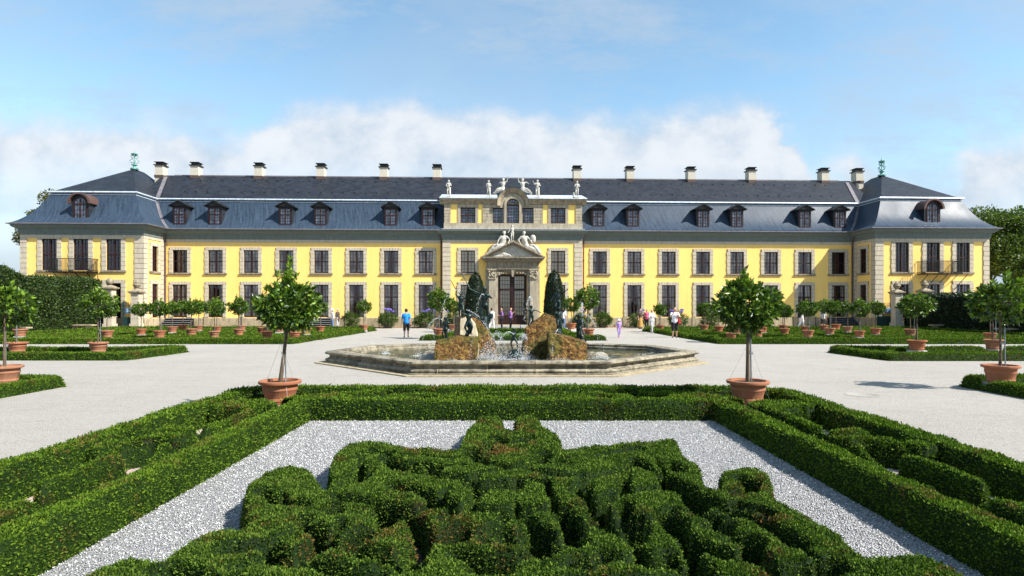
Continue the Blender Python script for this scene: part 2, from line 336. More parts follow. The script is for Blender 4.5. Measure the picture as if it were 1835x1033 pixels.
    def leaf(name, cols, core=(.012, .014, .006), rough=.5, trans=.25, sick=None, spec=.35):
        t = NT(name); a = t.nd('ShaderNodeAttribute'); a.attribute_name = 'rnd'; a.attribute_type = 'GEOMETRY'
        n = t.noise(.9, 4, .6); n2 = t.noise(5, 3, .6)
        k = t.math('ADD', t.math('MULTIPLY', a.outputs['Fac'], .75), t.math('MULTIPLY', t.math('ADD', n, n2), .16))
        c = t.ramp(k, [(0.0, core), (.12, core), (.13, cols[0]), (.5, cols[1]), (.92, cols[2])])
        if sick:
            s1 = t.noise(1.4, 6, .75); c = t.mix(t.ramp(t.math('MULTIPLY', s1, t.math('ADD', t.math('MULTIPLY', a.outputs['Fac'], .3), .82)), [(.585, 0), (.66, .85)]), c, sick)
        t.col(c); t.rough(rough); t.b.inputs['Specular IOR Level'].default_value = spec
        tr = t.nd('ShaderNodeBsdfTranslucent'); t.L.new(t.mix(1.0, c, (1.0, 1.15, .5), 'MULTIPLY'), tr.inputs['Color'])
        mx = t.nd('ShaderNodeMixShader'); mx.inputs[0].default_value = trans; t.L.new(t.b.outputs[0], mx.inputs[1]); t.L.new(tr.outputs[0], mx.inputs[2]); t.L.new(mx.outputs[0], t.out.inputs[0])
    leaf('box_leaf', [(.007, .019, .003), (.052, .105, .009), (.160, .250, .020)], rough=.75, spec=.12, sick=(.15, .085, .03))
    leaf('old_box_leaf', [(.006, .017, .003), (.036, .074, .009), (.145, .225, .026)], rough=.75, spec=.12, sick=(.18, .075, .03))
    leaf('citrus_leaf', [(.007, .020, .004), (.032, .075, .009), (.17, .27, .022)], rough=.35, spec=.4, trans=.2)
    leaf('tub_leaf', [(.008, .02, .005), (.030, .065, .010), (.11, .17, .025)])
    leaf('yew_leaf', [(.005, .012, .004), (.012, .026, .008), (.035, .06, .018)], trans=.1)
    leaf('hornbeam_leaf', [(.005, .013, .004), (.018, .038, .008), (.070, .12, .018)], trans=.2)
    leaf('tree_leaf', [(.015, .034, .008), (.050, .090, .016), (.14, .20, .03)], trans=.3)
    leaf('autumn_leaf', [(.025, .03, .007), (.065, .07, .012), (.14, .135, .02)], trans=.3)
    M_plain('violet', (.16, .13, .42), .6); M_plain('grass', (.05, .10, .014), .9, var=.4, scale=12)
    t = NT('pool_water'); n = t.noise(3.2, 5, .65, dist=.5); n2 = t.noise(.8, 4, .6); n3 = t.noise(5.5, 6, .75, dist=1.0)
    c = t.mix(t.ramp(n2, [(.35, 0), (.65, 1)]), (.020, .024, .007), (.075, .065, .015))
    fo = t.ramp(t.math('MULTIPLY', n3, t.math('ADD', t.noise(.55, 2, .5), .5)), [(.63, 0), (.70, .7)])
    c = t.mix(fo, c, (.72, .76, .80)); t.col(c); t.rough(t.mix(fo, .06, .6)); t.b.inputs['Specular IOR Level'].default_value = .6; t.bump(t.math('ADD', n, t.math('MULTIPLY', n3, .5)), .6, .10)
    t = NT('foam'); t.col((.82, .86, .90)); t.rough(.25); t.b.inputs['Transmission Weight'].default_value = .35; t.b.inputs['IOR'].default_value = 1.33
    for nm, c in dict(skin=(.50, .29, .20), hair_dark=(.02, .014, .01), hair_grey=(.45, .43, .40), hair_brown=(.12, .06, .03), cloth_blue=(.02, .22, .60), cloth_black=(.014, .014, .018),
                      cloth_white=(.74, .74, .76), cloth_jeans=(.09, .16, .30), cloth_violet=(.20, .09, .30), cloth_pink=(.62, .10, .22), cloth_ochre=(.38, .22, .06), cloth_grey=(.42, .41, .40),
                      cloth_orange=(.75, .28, .05), cloth_lilac=(.33, .22, .50), bag_red=(.5, .04, .04), cloth_brown=(.06, .045, .035)).items():
        M_plain(nm, c, .8 if 'skin' not in nm else .5, var=.12, scale=9)
make_materials()

# ------------------------------------------------------------------ foliage
def np_mesh(name, V, Fq, mat, rnd=None):
    me = bpy.data.meshes.new(name); me.vertices.add(len(V)); me.vertices.foreach_set('co', np.ascontiguousarray(V, dtype=np.float32).ravel())
    n = len(Fq); me.loops.add(n*4); me.loops.foreach_set('vertex_index', np.ascontiguousarray(Fq, dtype=np.int32).ravel())
    me.polygons.add(n); me.polygons.foreach_set('loop_start', np.arange(0, n*4, 4, dtype=np.int32))
    me.update(calc_edges=True)
    if rnd is not None:
        a = me.attributes.new('rnd', 'FLOAT', 'FACE'); a.data.foreach_set('value', np.ascontiguousarray(rnd, dtype=np.float32))
    me.materials.append(mat); return me
def unit(a): return a/np.maximum(np.linalg.norm(a, axis=1, keepdims=True), 1e-9)
def leaf_quads(P, A, L, W, fold=0.0):
    """diamond leaves: base P, direction A, length L, width W"""
    n = len(P); rnd3 = rng.normal(size=(n, 3)); B = unit(np.cross(A, rnd3)); L = L[:, None]; W = W[:, None]
    if fold:
        Nn = unit(np.cross(A, B)); up = Nn*W*fold
        V = np.stack([P, P+A*L*.42+B*W*.5+up, P+A*L*.45, P+A*L*.42-B*W*.5+up, P+A*L], 1).reshape(-1, 3)
        i = np.arange(n)[:, None]*5
        Fq = np.concatenate([i+np.array([[0, 1, 4, 2]]), i+np.array([[0, 2, 4, 3]])], 0)
        return V, Fq
    V = np.stack([P, P+A*L*.5+B*W*.5, P+A*L, P+A*L*.5-B*W*.5], 1).reshape(-1, 3)
    return V, np.arange(n*4).reshape(n, 4)
def scatter(V, Fq, size_fn, cover, up=.35, spread=.8, lift=.3, aspect=.5, side=1.0):
    """leaves over a quad surface; size_fn(centres)->leaf length"""
    q = V[Fq]; c = q.mean(1); d1 = q[:, 2]-q[:, 0]; d2 = q[:, 3]-q[:, 1]; nn = np.cross(d1, d2); ar = np.linalg.norm(nn, axis=1)*.5
    nn = nn/np.maximum(ar[:, None]*2, 1e-9); nn[nn[:, 2] < -.2] *= 1
    Lf = size_fn(c); cov = cover*np.where(np.abs(nn[:, 2]) < .5, side, 1.0); cnt = rng.poisson(ar*cov/(.5*aspect*Lf**2)); idx = np.repeat(np.arange(len(Fq)), cnt)
    s, t = rng.random((2, len(idx), 1)); qq = q[idx]
    P = (qq[:, 0]*(1-s)+qq[:, 1]*s)*(1-t)+(qq[:, 3]*(1-s)+qq[:, 2]*s)*t
    L = Lf[idx]*rng.uniform(.6, 1.35, len(idx)); A = unit(nn[idx]*.75+rng.normal(size=P.shape)*spread*.75+np.array([0, 0, up]))
    P = P+nn[idx]*(rng.random((len(idx), 1))**1.5*lift-.35)*L[:, None]
    LV, LF = leaf_quads(P, A, L, L*aspect); return LV, LF
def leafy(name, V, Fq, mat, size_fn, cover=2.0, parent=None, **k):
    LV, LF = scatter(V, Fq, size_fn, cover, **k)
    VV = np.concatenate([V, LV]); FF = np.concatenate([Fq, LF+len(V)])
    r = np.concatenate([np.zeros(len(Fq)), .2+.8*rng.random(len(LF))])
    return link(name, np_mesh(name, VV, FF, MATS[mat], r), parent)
def vnoise(X, Y, s, seed=0):
    X = X*s+seed*17.3; Y = Y*s+seed*9.1; i = np.floor(X).astype(int); j = np.floor(Y).astype(int); fx = X-i; fy = Y-j
    fx = fx*fx*(3-2*fx); fy = fy*fy*(3-2*fy)
    def h(a, b):
        n = (a*374761393+b*668265263) & 0x7fffffff; n = (n ^ (n >> 13))*1274126177 & 0x7fffffff; return ((n ^ (n >> 16)) & 0xffff)/65535.
    return (h(i, j)*(1-fx)+h(i+1, j)*fx)*(1-fy)+(h(i, j+1)*(1-fx)+h(i+1, j+1)*fx)*fy
# plan shapes: negative inside
def s_box(X, Y, x0, x1, y0, y1): return np.maximum(np.maximum(x0-X, X-x1), np.maximum(y0-Y, Y-y1))
def s_ell(X, Y, cx, cy, a, b, ang=0):
    c, s = math.cos(ang), math.sin(ang); u = (X-cx)*c+(Y-cy)*s; v = -(X-cx)*s+(Y-cy)*c
    return (np.sqrt((u/a)**2+(v/b)**2)-1)*min(a, b)
def s_line(X, Y, pts, w):
    d = np.full(X.shape, 1e9)
    for (ax, ay), (bx, by) in zip(pts[:-1], pts[1:]):
        l2 = (bx-ax)**2+(by-ay)**2+1e-9; t = np.clip(((X-ax)*(bx-ax)+(Y-ay)*(by-ay))/l2, 0, 1); d = np.minimum(d, np.hypot(X-ax-t*(bx-ax), Y-ay-t*(by-ay)))
    return d-w/2
def s_poly(X, Y, pts):
    d = s_line(X, Y, pts+[pts[0]], 0); ins = np.zeros(X.shape, bool)
    for (ax, ay), (bx, by) in zip(pts, pts[1:]+[pts[0]]):
        cr = ((ay > Y) != (by > Y)) & (X < (bx-ax)*(Y-ay)/((by-ay) if by != ay else 1e-9)+ax); ins ^= cr
    return np.where(ins, -d, d)
def U(*a):
    r = a[0]
    for b in a[1:]: r = np.minimum(r, b)
    return r
def cut(a, *bs):
    for b in bs: a = np.maximum(a, -b)
    return a
def lod(k=.0034, lo=.023):
    return lambda c: np.maximum(lo, k*np.hypot(c[:, 0], c[:, 1]))
def hedge(name, ext, cell, sdf, H, label, mat='box_leaf', cover=1.9, size=None, edge=.055, group=None, low=None, kind=None, cat='hedge'):
    x0, x1, y0, y1 = ext; xs = np.arange(x0, x1+cell, cell); ys = np.arange(y0, y1+cell, cell); X, Y = np.meshgrid(xs, ys)
    jx = (vnoise(X, Y, 4, 1)-.5)*.035; jy = (vnoise(X, Y, 4, 2)-.5)*.035
    d = sdf(X+jx, Y+jy); z = H*np.clip(-d/edge, 0, 1)**.35
    z = z*(1+.12*(vnoise(X, Y, 1.3, 5)-.5)+.09*(vnoise(X, Y, 4.5, 3)-.5)+.09*(vnoise(X, Y, 11, 4)-.5))
    if low is not None: z = np.where(z > 0, z*low(X, Y), z)
    z = np.where(d < 0, z, -.02); nx = len(xs); V = np.stack([X, Y, z], -1).reshape(-1, 3)
    i = np.arange(len(ys)-1)[:, None]*nx+np.arange(nx-1)[None]; Fq = np.stack([i, i+1, i+nx+1, i+nx], -1).reshape(-1, 4)
    keep = (V[Fq][:, :, 2] > 0).any(1); Fq = Fq[keep]; u, inv = np.unique(Fq, return_inverse=True); V = V[u]; Fq = inv.reshape(-1, 4)
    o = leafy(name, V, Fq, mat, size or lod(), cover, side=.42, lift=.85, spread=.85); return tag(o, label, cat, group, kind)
def blob_surface(c, r, n=14, sx=1, sy=1, sz=1, lump=.15, seed=0, power=1.0):
    th = np.linspace(0, math.pi, n+1); ph = np.linspace(0, 2*math.pi, 2*n+1); T, Pn = np.meshgrid(th, ph, indexing='ij')
    x = np.sin(T)*np.cos(Pn); y = np.sin(T)*np.sin(Pn); z = np.cos(T)
    k = 1+lump*(vnoise(Pn % (2*math.pi)*1.6, T*2, 1.5, seed)-.5)*2
    V = np.stack([c[0]+x*r*sx*k, c[1]+y*r*sy*k, c[2]+z*r*sz*k], -1).reshape(-1, 3); m = 2*n+1
    i = np.arange(n)[:, None]*m+np.arange(2*n)[None]; Fq = np.stack([i, i+m, i+m+1, i+1], -1).reshape(-1, 4); return V, Fq
def tall_hedge(name, ax, ay, bx, by, w, H, label, mat='hornbeam_leaf', leaf=.14, lump=.35, cover=2.0, topn=.5):
    """upright clipped hedge running from a to b"""
    D = math.hypot(bx-ax, by-ay); tx, ty = (bx-ax)/D, (by-ay)/D; nx, ny = -ty, tx
    n = int(D/.4); prof = [(-w/2, 0), (-w/2, H*.35), (-w/2, H*.7), (-w/2*.95, H*.97), (0, H), (w/2*.95, H*.97), (w/2, H*.7), (w/2, H*.35), (w/2, 0)]
    V = []; 
    for i in range(n+1):
        for j, (o, z) in enumerate(prof):
            s = D*i/n; q = (mnoise.noise(Vector((s*.5, j*.9, 3)))*lump); zz = z+(mnoise.noise(Vector((s*.35, 7, 0)))*topn if z > H*.6 else 0)
            e = .0
            o2 = o+q*(1 if o > 0 else -1); 
            V.append((ax+tx*s+nx*o2, ay+ty*s+ny*o2, zz))
    V = np.array(V); m = len(prof); Fq = []
    for i in range(n):
        for j in range(m-1): Fq.append((i*m+j, i*m+j+1, (i+1)*m+j+1, (i+1)*m+j))
    for e in (0, n):
        b = e*m
        Fq += [(b+0, b+1, b+7, b+8), (b+1, b+2, b+6, b+7), (b+2, b+3, b+5, b+6), (b+3, b+4, b+5, b+5)]
    Fq = [f if len(set(f)) == 4 else None for f in Fq]; Fq = np.array([f for f in Fq if f])
    # make every face point outward
    c = V.mean(0); q = V[Fq]; nn = np.cross(q[:, 2]-q[:, 0], q[:, 3]-q[:, 1]); cc = q.mean(1); axis_p = np.stack([ax+tx*((cc[:, 0]-ax)*tx+(cc[:, 1]-ay)*ty), ay+ty*((cc[:, 0]-ax)*tx+(cc[:, 1]-ay)*ty), np.full(len(cc), H*.5)], 1)
    out = cc-axis_p; out[-6:] = cc[-6:]-c; flip = (nn*out).sum(1) < 0; Fq[flip] = Fq[flip][:, ::-1]
    return tag(leafy(name, V, Fq, mat, lambda c: np.full(len(c), leaf), cover, spread=.9, lift=1.2), label, 'hedge')

# ------------------------------------------------------------------ the ground
def structure(name, mb, mat): return tag(mb.build(name, MATS[mat]), kind='structure')
structure('ground', MB().quad((-900, -60, 0), (900, -60, 0), (900, 1500, 0), (-900, 1500, 0)), 'path_gravel')
structure('white_gravel_bed', MB().quad((-3.6, -1.5, .004), (3.6, -1.5, .004), (3.6, 10.7, .004), (-3.6, 10.7, .004)), 'white_chippings')
b = MB()
for s in (-1, 1):
    x0, x1 = sorted((s*3.75, s*5.15)); b.quad((x0, -1.5, .004), (x1, -1.5, .004), (x1, 12.2, .004), (x0, 12.2, .004))
b.quad((-3.75, 10.75, .004), (3.75, 10.75, .004), (3.75, 12.2, .004), (-3.75, 12.2, .004))
structure('pink_gravel_bed', b, 'pink_gravel')
b = MB(); b.quad((-60, 88, .005), (60, 88, .005), (60, 300, .005), (-60, 300, .005)); structure('lawn', b, 'grass')

def loose_chippings():
    n = 70000; x = rng.uniform(-3.5, 3.5, n*2); y = 3.2+rng.random(n*2)**1.3*7.4; keep = np.arange(n*2) < n; x, y = x[:n], y[:n]
    s = rng.uniform(.0035, .009, n)*(1+.06*y); ang = rng.random((n, 3))*6.28
    base = np.array([[1, 0, 0], [0, .7, 0], [-1, .1, 0], [0, -.8, 0], [0, 0, .7], [0, 0, -.6]], float)
    base = base+0
    ca, sa = np.cos(ang[:, 0]), np.sin(ang[:, 0]); B = base[None]*s[:, None, None]*rng.uniform(.7, 1.2, (n, 6, 1))
    X = B[:, :, 0]*ca[:, None]-B[:, :, 1]*sa[:, None]; Yv = B[:, :, 0]*sa[:, None]+B[:, :, 1]*ca[:, None]; tilt = (rng.random(n)-.5)[:, None]
    Z = B[:, :, 2]+X*tilt
    V = np.stack([X+x[:, None], Yv+y[:, None], Z+.006+s[:, None]*.3], -1).reshape(-1, 3)
    tr = np.array([[0, 1, 4], [1, 2, 4], [2, 3, 4], [3, 0, 4], [1, 0, 5], [2, 1, 5], [3, 2, 5], [0, 3, 5]]); Fa = (np.arange(n)[:, None, None]*6+tr[None]).reshape(-1, 3)
    me = bpy.data.meshes.new('chippings'); me.vertices.add(len(V)); me.vertices.foreach_set('co', V.astype(np.float32).ravel()); me.loops.add(len(Fa)*3); me.loops.foreach_set('vertex_index', Fa.astype(np.int32).ravel())
    me.polygons.add(len(Fa)); me.polygons.foreach_set('loop_start', np.arange(0, len(Fa)*3, 3, dtype=np.int32)); me.update(calc_edges=True); me.materials.append(MATS['chipping_stone'])
    tag(link('loose_chippings', me), kind='stuff', label='loose white and grey stone chippings on the foreground bed', cat='gravel')
loose_chippings()

# ------------------------------------------------------------------ the palace
D0, TH = 55.0, 2.3
ct, st_ = math.cos(R(TH)), math.sin(R(TH))
def S(px, d=0.0):                                  # photo column -> position along the facade, d metres in front of it
    u = (px-CX)/F; return (u*(D0-d*ct)-d*st_)/(ct-u*st_)
def ZB(py, px, d=0.0):
    Y = D0+S(px, d)*st_-d*ct; return CH+(HY-py)/F*Y
palace = empty('palace', (0, D0, 0), R(TH), 'long yellow palace with sandstone window surrounds, slate mansard roof and two corner pavilions', 'palace')
XL0, XL1, XR0, XR1, DP = -40.3, -30.5, 31.3, 41.4, 3.2
XC0, XC1, DC = -6.1, 6.2, .5
EAVE, BRK, RIDGE = 8.6, 11.5, 14.5
def plan(with_centre):
    p = [(XL0, 11), (XL0, -DP), (XL1, -DP), (XL1, 0)]
    if with_centre: p += [(XC0, 0), (XC0, -DC), (XC1, -DC), (XC1, 0)]
    return p+[(XR0, 0), (XR0, -DP), (XR1, -DP), (XR1, 11)]
def sweep(mb, path, prof, closed=True):
    n = len(path); P = [Vector(p) for p in path]; rows = []
    for i in range(n):
        def nrm(a, b):
            d = (b-a).normalized(); return Vector((d.y, -d.x))
        n1 = nrm(P[i-1], P[i]) if (closed or i > 0) else nrm(P[i], P[i+1]); n2 = nrm(P[i], P[(i+1) % n]) if (closed or i < n-1) else n1
        m = (n1+n2); m = m/(1+n1.dot(n2)); rows.append([(P[i].x+m.x*o, P[i].y+m.y*o, z) for o, z in prof])
    k = len(prof); vs = [p for r in rows for p in r]; fs = []
    for i in range(n if closed else n-1):
        j = (i+1) % n
        for q in range(k-1): fs.append((i*k+q, j*k+q, j*k+q+1, i*k+q+1))
    return mb.add(vs, fs)
# --- windows
WT = {}
def bars(b, x0, x1, z0, z1, nx, nz, t, y0, y1):
    for i in range(1, nx): x = x0+(x1-x0)*i/nx; b.box(x-t/2, x+t/2, y0, y1, z0, z1)
    for i in range(1, nz): z = z0+(z1-z0)*i/nz; b.box(x0, x1, y0+.003, y1-.003, z-t/2, z+t/2)
def wtemplate(key, w, z0, z1, rows, trans, sur, head, sill, curtain, cols=2):
    if key in WT: return WT[key]
    h = w/2; T = {}
    b = MB()                                        # stone surround in blocks
    zz = z0
    k = 0
    nb = max(3, round((z1-z0)/.36)); bh = (z1-z0)/nb
    for i in range(nb):
        e = .035 if i % 2 else 0
        for s in (-1, 1):
            a, c = sorted((s*h, s*(h+sur+e))); b.box(a, c, -.07, .26, z0+i*bh+.013, z0+(i+1)*bh-.013)
    m = 7
    for i in range(m):                              # flat arch of voussoirs
        a0 = -h-sur+(2*h+2*sur)*i/m; a1 = -h-sur+(2*h+2*sur)*(i+1)/m; f0 = a0*.93; f1 = a1*.93
        pr = -.085 if i == 3 else -.07
        b.prism([(f0+.010, z1), (f1-.010, z1), (a1-.010, z1+head), (a0+.010, z1+head)], pr, .26)
    T['window'] = (b.mesh('window', MATS['sandstone']), 'window')
    b = MB()
    for s in (-1, 1):
        a, c = sorted((s*(h+.004), s*(h+sur-.01))); b.box(a, c, -.045, .24, z0, z1+head-.02)
    b.box(-h-.003, h+.003, -.045, .24, z1+.004, z1+head-.02); T['joint'] = (b.mesh('joint', MATS['joint_mortar']), 'joint')
    if sill:
        b = MB().box(-h-sur-.08, h+sur+.08, -.125, .2, z0-.12, z0-.003).box(-h-sur-.04, h+sur+.04, -.095, .1, z0-.19, z0-.123); T['sill'] = (b.mesh('sill', MATS['weathered_sandstone']), 'sill')
    b = MB(); y0, y1 = .06, .13; zt = z0+(z1-z0)*trans
    b.box(-h, -h+.06, y0, y1, z0, z1).box(h-.06, h, y0, y1, z0, z1).box(-h+.08, h-.08, y0, y1, z0, z0+.09).box(-h+.08, h-.08, y0, y1, z1-.08, z1)
    b.box(-.05, .05, y0-.02, y1, z0+.09, z1-.08); b.box(-h+.08, -.06, y0-.015, y1, zt-.05, zt+.05).box(.06, h-.08, y0-.015, y1, zt-.05, zt+.05)
    for a, c in ((-h+.08, -.06), (.06, h-.08)):
        for e, f, r in ((z0+.09, zt-.05, rows[0]), (zt+.05, z1-.08, rows[1])):
            bars(b, a, c, e, f, cols, r, .022, y0+.025, y1-.01)
    T['frame'] = (b.mesh('frame', MATS['window_wood']), 'frame')
    T['pane'] = (MB().quad((-h+.04, .12, z0+.04), (h-.04, .12, z0+.04), (h-.04, .12, z1-.04), (-h+.04, .12, z1-.04)).mesh('pane', MATS['glass']), 'pane')
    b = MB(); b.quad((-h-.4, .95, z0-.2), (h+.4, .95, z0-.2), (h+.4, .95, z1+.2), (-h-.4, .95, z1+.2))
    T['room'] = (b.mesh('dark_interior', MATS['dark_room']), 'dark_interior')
    if curtain:
        b = MB(); n = 16
        for s in (-1, 1):
            xs = [s*(h-(h*curtain)*i/n) for i in range(n+1)]
            for i in range(n):
                ya = .155+.022*math.sin(i*1.9); yb = .155+.022*math.sin((i+1)*1.9)
                b.quad((xs[i], ya, z0), (xs[i+1], yb, z0), (xs[i+1], yb, z1), (xs[i], ya, z1))
        T['curtain'] = (b.mesh('curtain', MATS['curtain'], True), 'curtain')
    WT[key] = T; return T
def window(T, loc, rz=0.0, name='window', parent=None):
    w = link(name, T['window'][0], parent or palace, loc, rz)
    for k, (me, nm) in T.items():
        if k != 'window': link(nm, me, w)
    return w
def wall(mb, f, u0, u1, z0, z1, holes, depth=.25):
    us = sorted({u0, u1}|{a for h in holes for a in h[:2]}); zs = sorted({z0, z1}|{a for h in holes for a in h[2:]})
    for i in range(len(us)-1):
        for j in range(len(zs)-1):
            cu, cz = (us[i]+us[i+1])/2, (zs[j]+zs[j+1])/2
            if any(h[0] < cu < h[1] and h[2] < cz < h[3] for h in holes): continue
            mb.quad(f(us[i], 0, zs[j]), f(us[i+1], 0, zs[j]), f(us[i+1], 0, zs[j+1]), f(us[i], 0, zs[j+1]))
    for a, b_, c, d in holes:
        mb.quad(f(a, 0, c), f(a, depth, c), f(a, depth, d), f(a, 0, d)); mb.quad(f(b_, 0, c), f(b_, depth, c), f(b_, depth, d), f(b_, 0, d))
        mb.quad(f(a, 0, c), f(b_, 0, c), f(b_, depth, c), f(a, depth, c)); mb.quad(f(a, 0, d), f(b_, 0, d), f(b_, depth, d), f(a, depth, d))
UP = wtemplate('up', 1.26, 4.83, 6.83, (3, 3), .5, .285, .27, True, .85)
UPB = wtemplate('upb', 1.26, 4.83, 6.83, (3, 3), .5, .285, .27, True, .62); LOB = wtemplate('lob', 1.26, .92, 3.80, (5, 3), .62, .285, .27, False, .6)
LO = wtemplate('lo', 1.26, .92, 3.80, (5, 3), .62, .285, .27, False, .8)
UPC = wtemplate('upc', 1.26, 4.83, 6.83, (3, 3), .5, .285, .27, True, .97); LOC = wtemplate('loc', 1.26, .92, 3.80, (5, 3), .62, .285, .27, False, .97)
for T_ in (UPC, LOC): T_['curtain'][0].materials.clear(); T_['curtain'][0].materials.append(MATS['blind'])
UPD = wtemplate('upd', 1.26, 4.83, 6.83, (3, 3), .5, .285, .27, True, 0)
PU = wtemplate('pu', 1.2, 4.85, 7.42, (4, 4), .5, .34, .26, True, .14)
PD = wtemplate('pd', 1.2, 4.85, 7.42, (4, 4), .5, .34, .26, False, .14)
PL = wtemplate('pl', 1.2, .92, 3.80, (5, 3), .62, .34, .3, False, .12)
SU = wtemplate('su', .9, 4.85, 7.0, (3, 3), .5, .34, .3, True, 0, 2)
SL = wtemplate('sl', .9, .92, 3.80, (5, 3), .62, .34, .3, False, 0, 2)
wb = MB(); W_ = lambda y0: (lambda u, w, z: (u, y0+w, z))
TOPW = 7.75
for (x0, x1, pa, pb, dark) in ((XL1, XC0, 322.8, 763, 0), (XC1, XR0, 1074.7, 1502, 7)):
    a, c = S(pa), S(pb); hs = []
    for i in range(8):
        s = a+(c-a)*i/7; hs += [(s-.63, s+.63, 4.83, 6.83), (s-.63, s+.63, .92, 3.80)]
        window(UPD if i == dark else (UP, UPB, UP)[(i*5+1) % 3], (s, 0, 0)); window((LO, LOB)[(i*3) % 2], (s, 0, 0))
    wall(wb, W_(0), x0, x1, 0, TOPW, hs)
# centre block
hs = []
cw = (S(838.5, DC), S(1000, DC))
for s in cw:
    hs += [(s-.63, s+.63, 4.83, 6.83), (s-.63, s+.63, .92, 3.80)]; window(UPC, (s, -DC, 0)); window(LOC, (s, -DC, 0))
hs.append((-1.3, 1.3, .25, 4.75))
wall(wb, W_(-DC), XC0, XC1, 0, TOPW, hs, .5)
for x in (XC0, XC1): wb.quad((x, -DC, 0), (x, 0, 0), (x, 0, TOPW), (x, -DC, TOPW))
# pavilions
for x0, x1, pxs in ((XL0, XL1, (89, 145.5, 204)), (XR0, XR1, (1616, 1671.5, 1725))):
    hs = []
    for i, p in enumerate(pxs):
        s = S(p, DP); hs += [(s-.6, s+.6, 4.85, 7.42), (s-.6, s+.6, .92, 3.80)]
        window(PD if i == 1 else PU, (s, -DP, 0)); window(PL, (s, -DP, 0))
    wall(wb, W_(-DP), x0, x1, 0, TOPW, hs)
for x, sg in ((XL1, -1), (XR0, 1)):
    yc = -DP/2+.05; wall(wb, (lambda u, w, z, x=x, sg=sg: (x+sg*w, u, z)), -DP, 0, 0, TOPW, [(yc-.45, yc+.45, 4.85, 7.0), (yc-.45, yc+.45, .92, 3.80)])
    for T in (SU, SL): window(T, (x, yc, 0), R(90) if sg < 0 else R(-90))
for x in (XL0, XR1): wb.quad((x, -DP, 0), (x, 11, 0), (x, 11, TOPW), (x, -DP, TOPW))
wb.quad((XL0, 11, 0), (XR1, 11, 0), (XR1, 11, TOPW), (XL0, 11, TOPW))
wb.build('wall', MATS['yellow_plaster'], palace)
# plinth (butts against the door opening), string band, cornice, gutter
b = MB()
lp = [(-2.5, -DC), (XC0, -DC), (XC0, 0), (XL1, 0), (XL1, -DP), (XL0, -DP), (XL0, 11)][::-1]; sweep(b, lp, [(0, .88), (.10, .86), (.12, .82), (.12, 0)], False)
rp = [(2.5, -DC), (XC1, -DC), (XC1, 0), (XR0, 0), (XR0, -DP), (XR1, -DP), (XR1, 11)]; sweep(b, rp, [(0, .88), (.10, .86), (.12, .82), (.12, 0)], False)
b.build('plinth', MATS['plinth_stone'], palace)
b = MB(); sweep(b, plan(True), [(0, 7.50), (.05, 7.50), (.05, 7.74), (.09, 7.75)]); b.build('string_course', MATS['sandstone'], palace)
b = MB(); sweep(b, plan(True), [(.09, 7.753), (.10, 7.95), (.16, 8.0), (.16, 8.18), (.24, 8.24), (.42, 8.34), (.50, 8.42), (.50, 8.5), (.56, 8.53), (.56, 8.56)]); b.build('cornice', MATS['cornice_paint'], palace)
b = MB(); sweep(b, plan(False), [(.5, 8.563), (.68, 8.563), (.72, 8.59), (.72, 8.64), (.62, 8.66)]); b.build('gutter', MATS['dull_lead'], palace)
# roofs
b = MB(); prof = [(.65, 8.64), (.46, 8.72), (.25, 8.86), (.02, 9.06), (-.25, 9.33), (-.52, 9.68), (-.78, 10.1), (-1.02, 10.56), (-1.24, 11.02), (-1.42, 11.42)]
sweep(b, plan(False), prof); b.build('lower_roof', MATS['slate_lower'], palace, True)
b = MB(); sweep(b, plan(False), [(-1.40, 11.27), (-1.33, 11.27), (-1.33, 11.33), (-1.44, 11.34)]); sweep(b, plan(False), [(-1.42, 11.40), (-1.22, 11.44), (-1.18, 11.50), (-1.22, 11.57), (-1.45, 11.62), (-1.7, 11.64)]); b.build('roof_flashing', MATS['lead'], palace, True)
b = MB(); zb = 11.60
b.quad((XL1-3, 1.5, zb), (XR0+3, 1.5, zb), (XR0+3, 5.5, RIDGE), (XL1-3, 5.5, RIDGE)); b.quad((XL1-3, 9.5, zb), (XR0+3, 9.5, zb), (XR0+3, 5.5, RIDGE), (XL1-3, 5.5, RIDGE))
apex = []
for x0, x1, ap in ((XL0, XL1, S(241, -3.9)), (XR0, XR1, S(1580, -3.9))):
    a = (x0+1.5, -DP+1.5, zb); c = (x1-1.5, -DP+1.5, zb); d = (x1-1.5, 9.5, zb); e = (x0+1.5, 9.5, zb); xm = (x0+x1)/2; xm = ap
    t1 = (xm, 3.9, 14.75); t2 = (xm, 5.6, 14.75); apex.append(t1)
    b.tri(a, c, t1); b.quad(c, d, t2, t1); b.tri(d, e, t2); b.quad(e, a, t1, t2)
b.build('upper_roof', MATS['slate_upper'], palace)
b = MB(); b.box(XL1-1.8, XR0+1.8, 5.42, 5.58, RIDGE-.05, RIDGE+.05)
for s, x in ((-1, XL1-1.5), (1, XR0+1.5)):           # valley gutters beside the pavilions
    n_ = 8
    xa, ya, za = x, 1.5, 11.66; xe = x+s*(-0.0); 
    sl_ = (RIDGE-11.6)/4.0
    x2 = x+s*1.05; b.quad((x-s*.34, 1.48, 11.66), (x+s*.02, 1.48, 11.66), (x2+s*.1, 5.1, 11.68+3.6*sl_), (x2-s*.25, 5.1, 11.68+3.6*sl_))
b.build('valley_flashing', MATS['dull_lead'], palace)
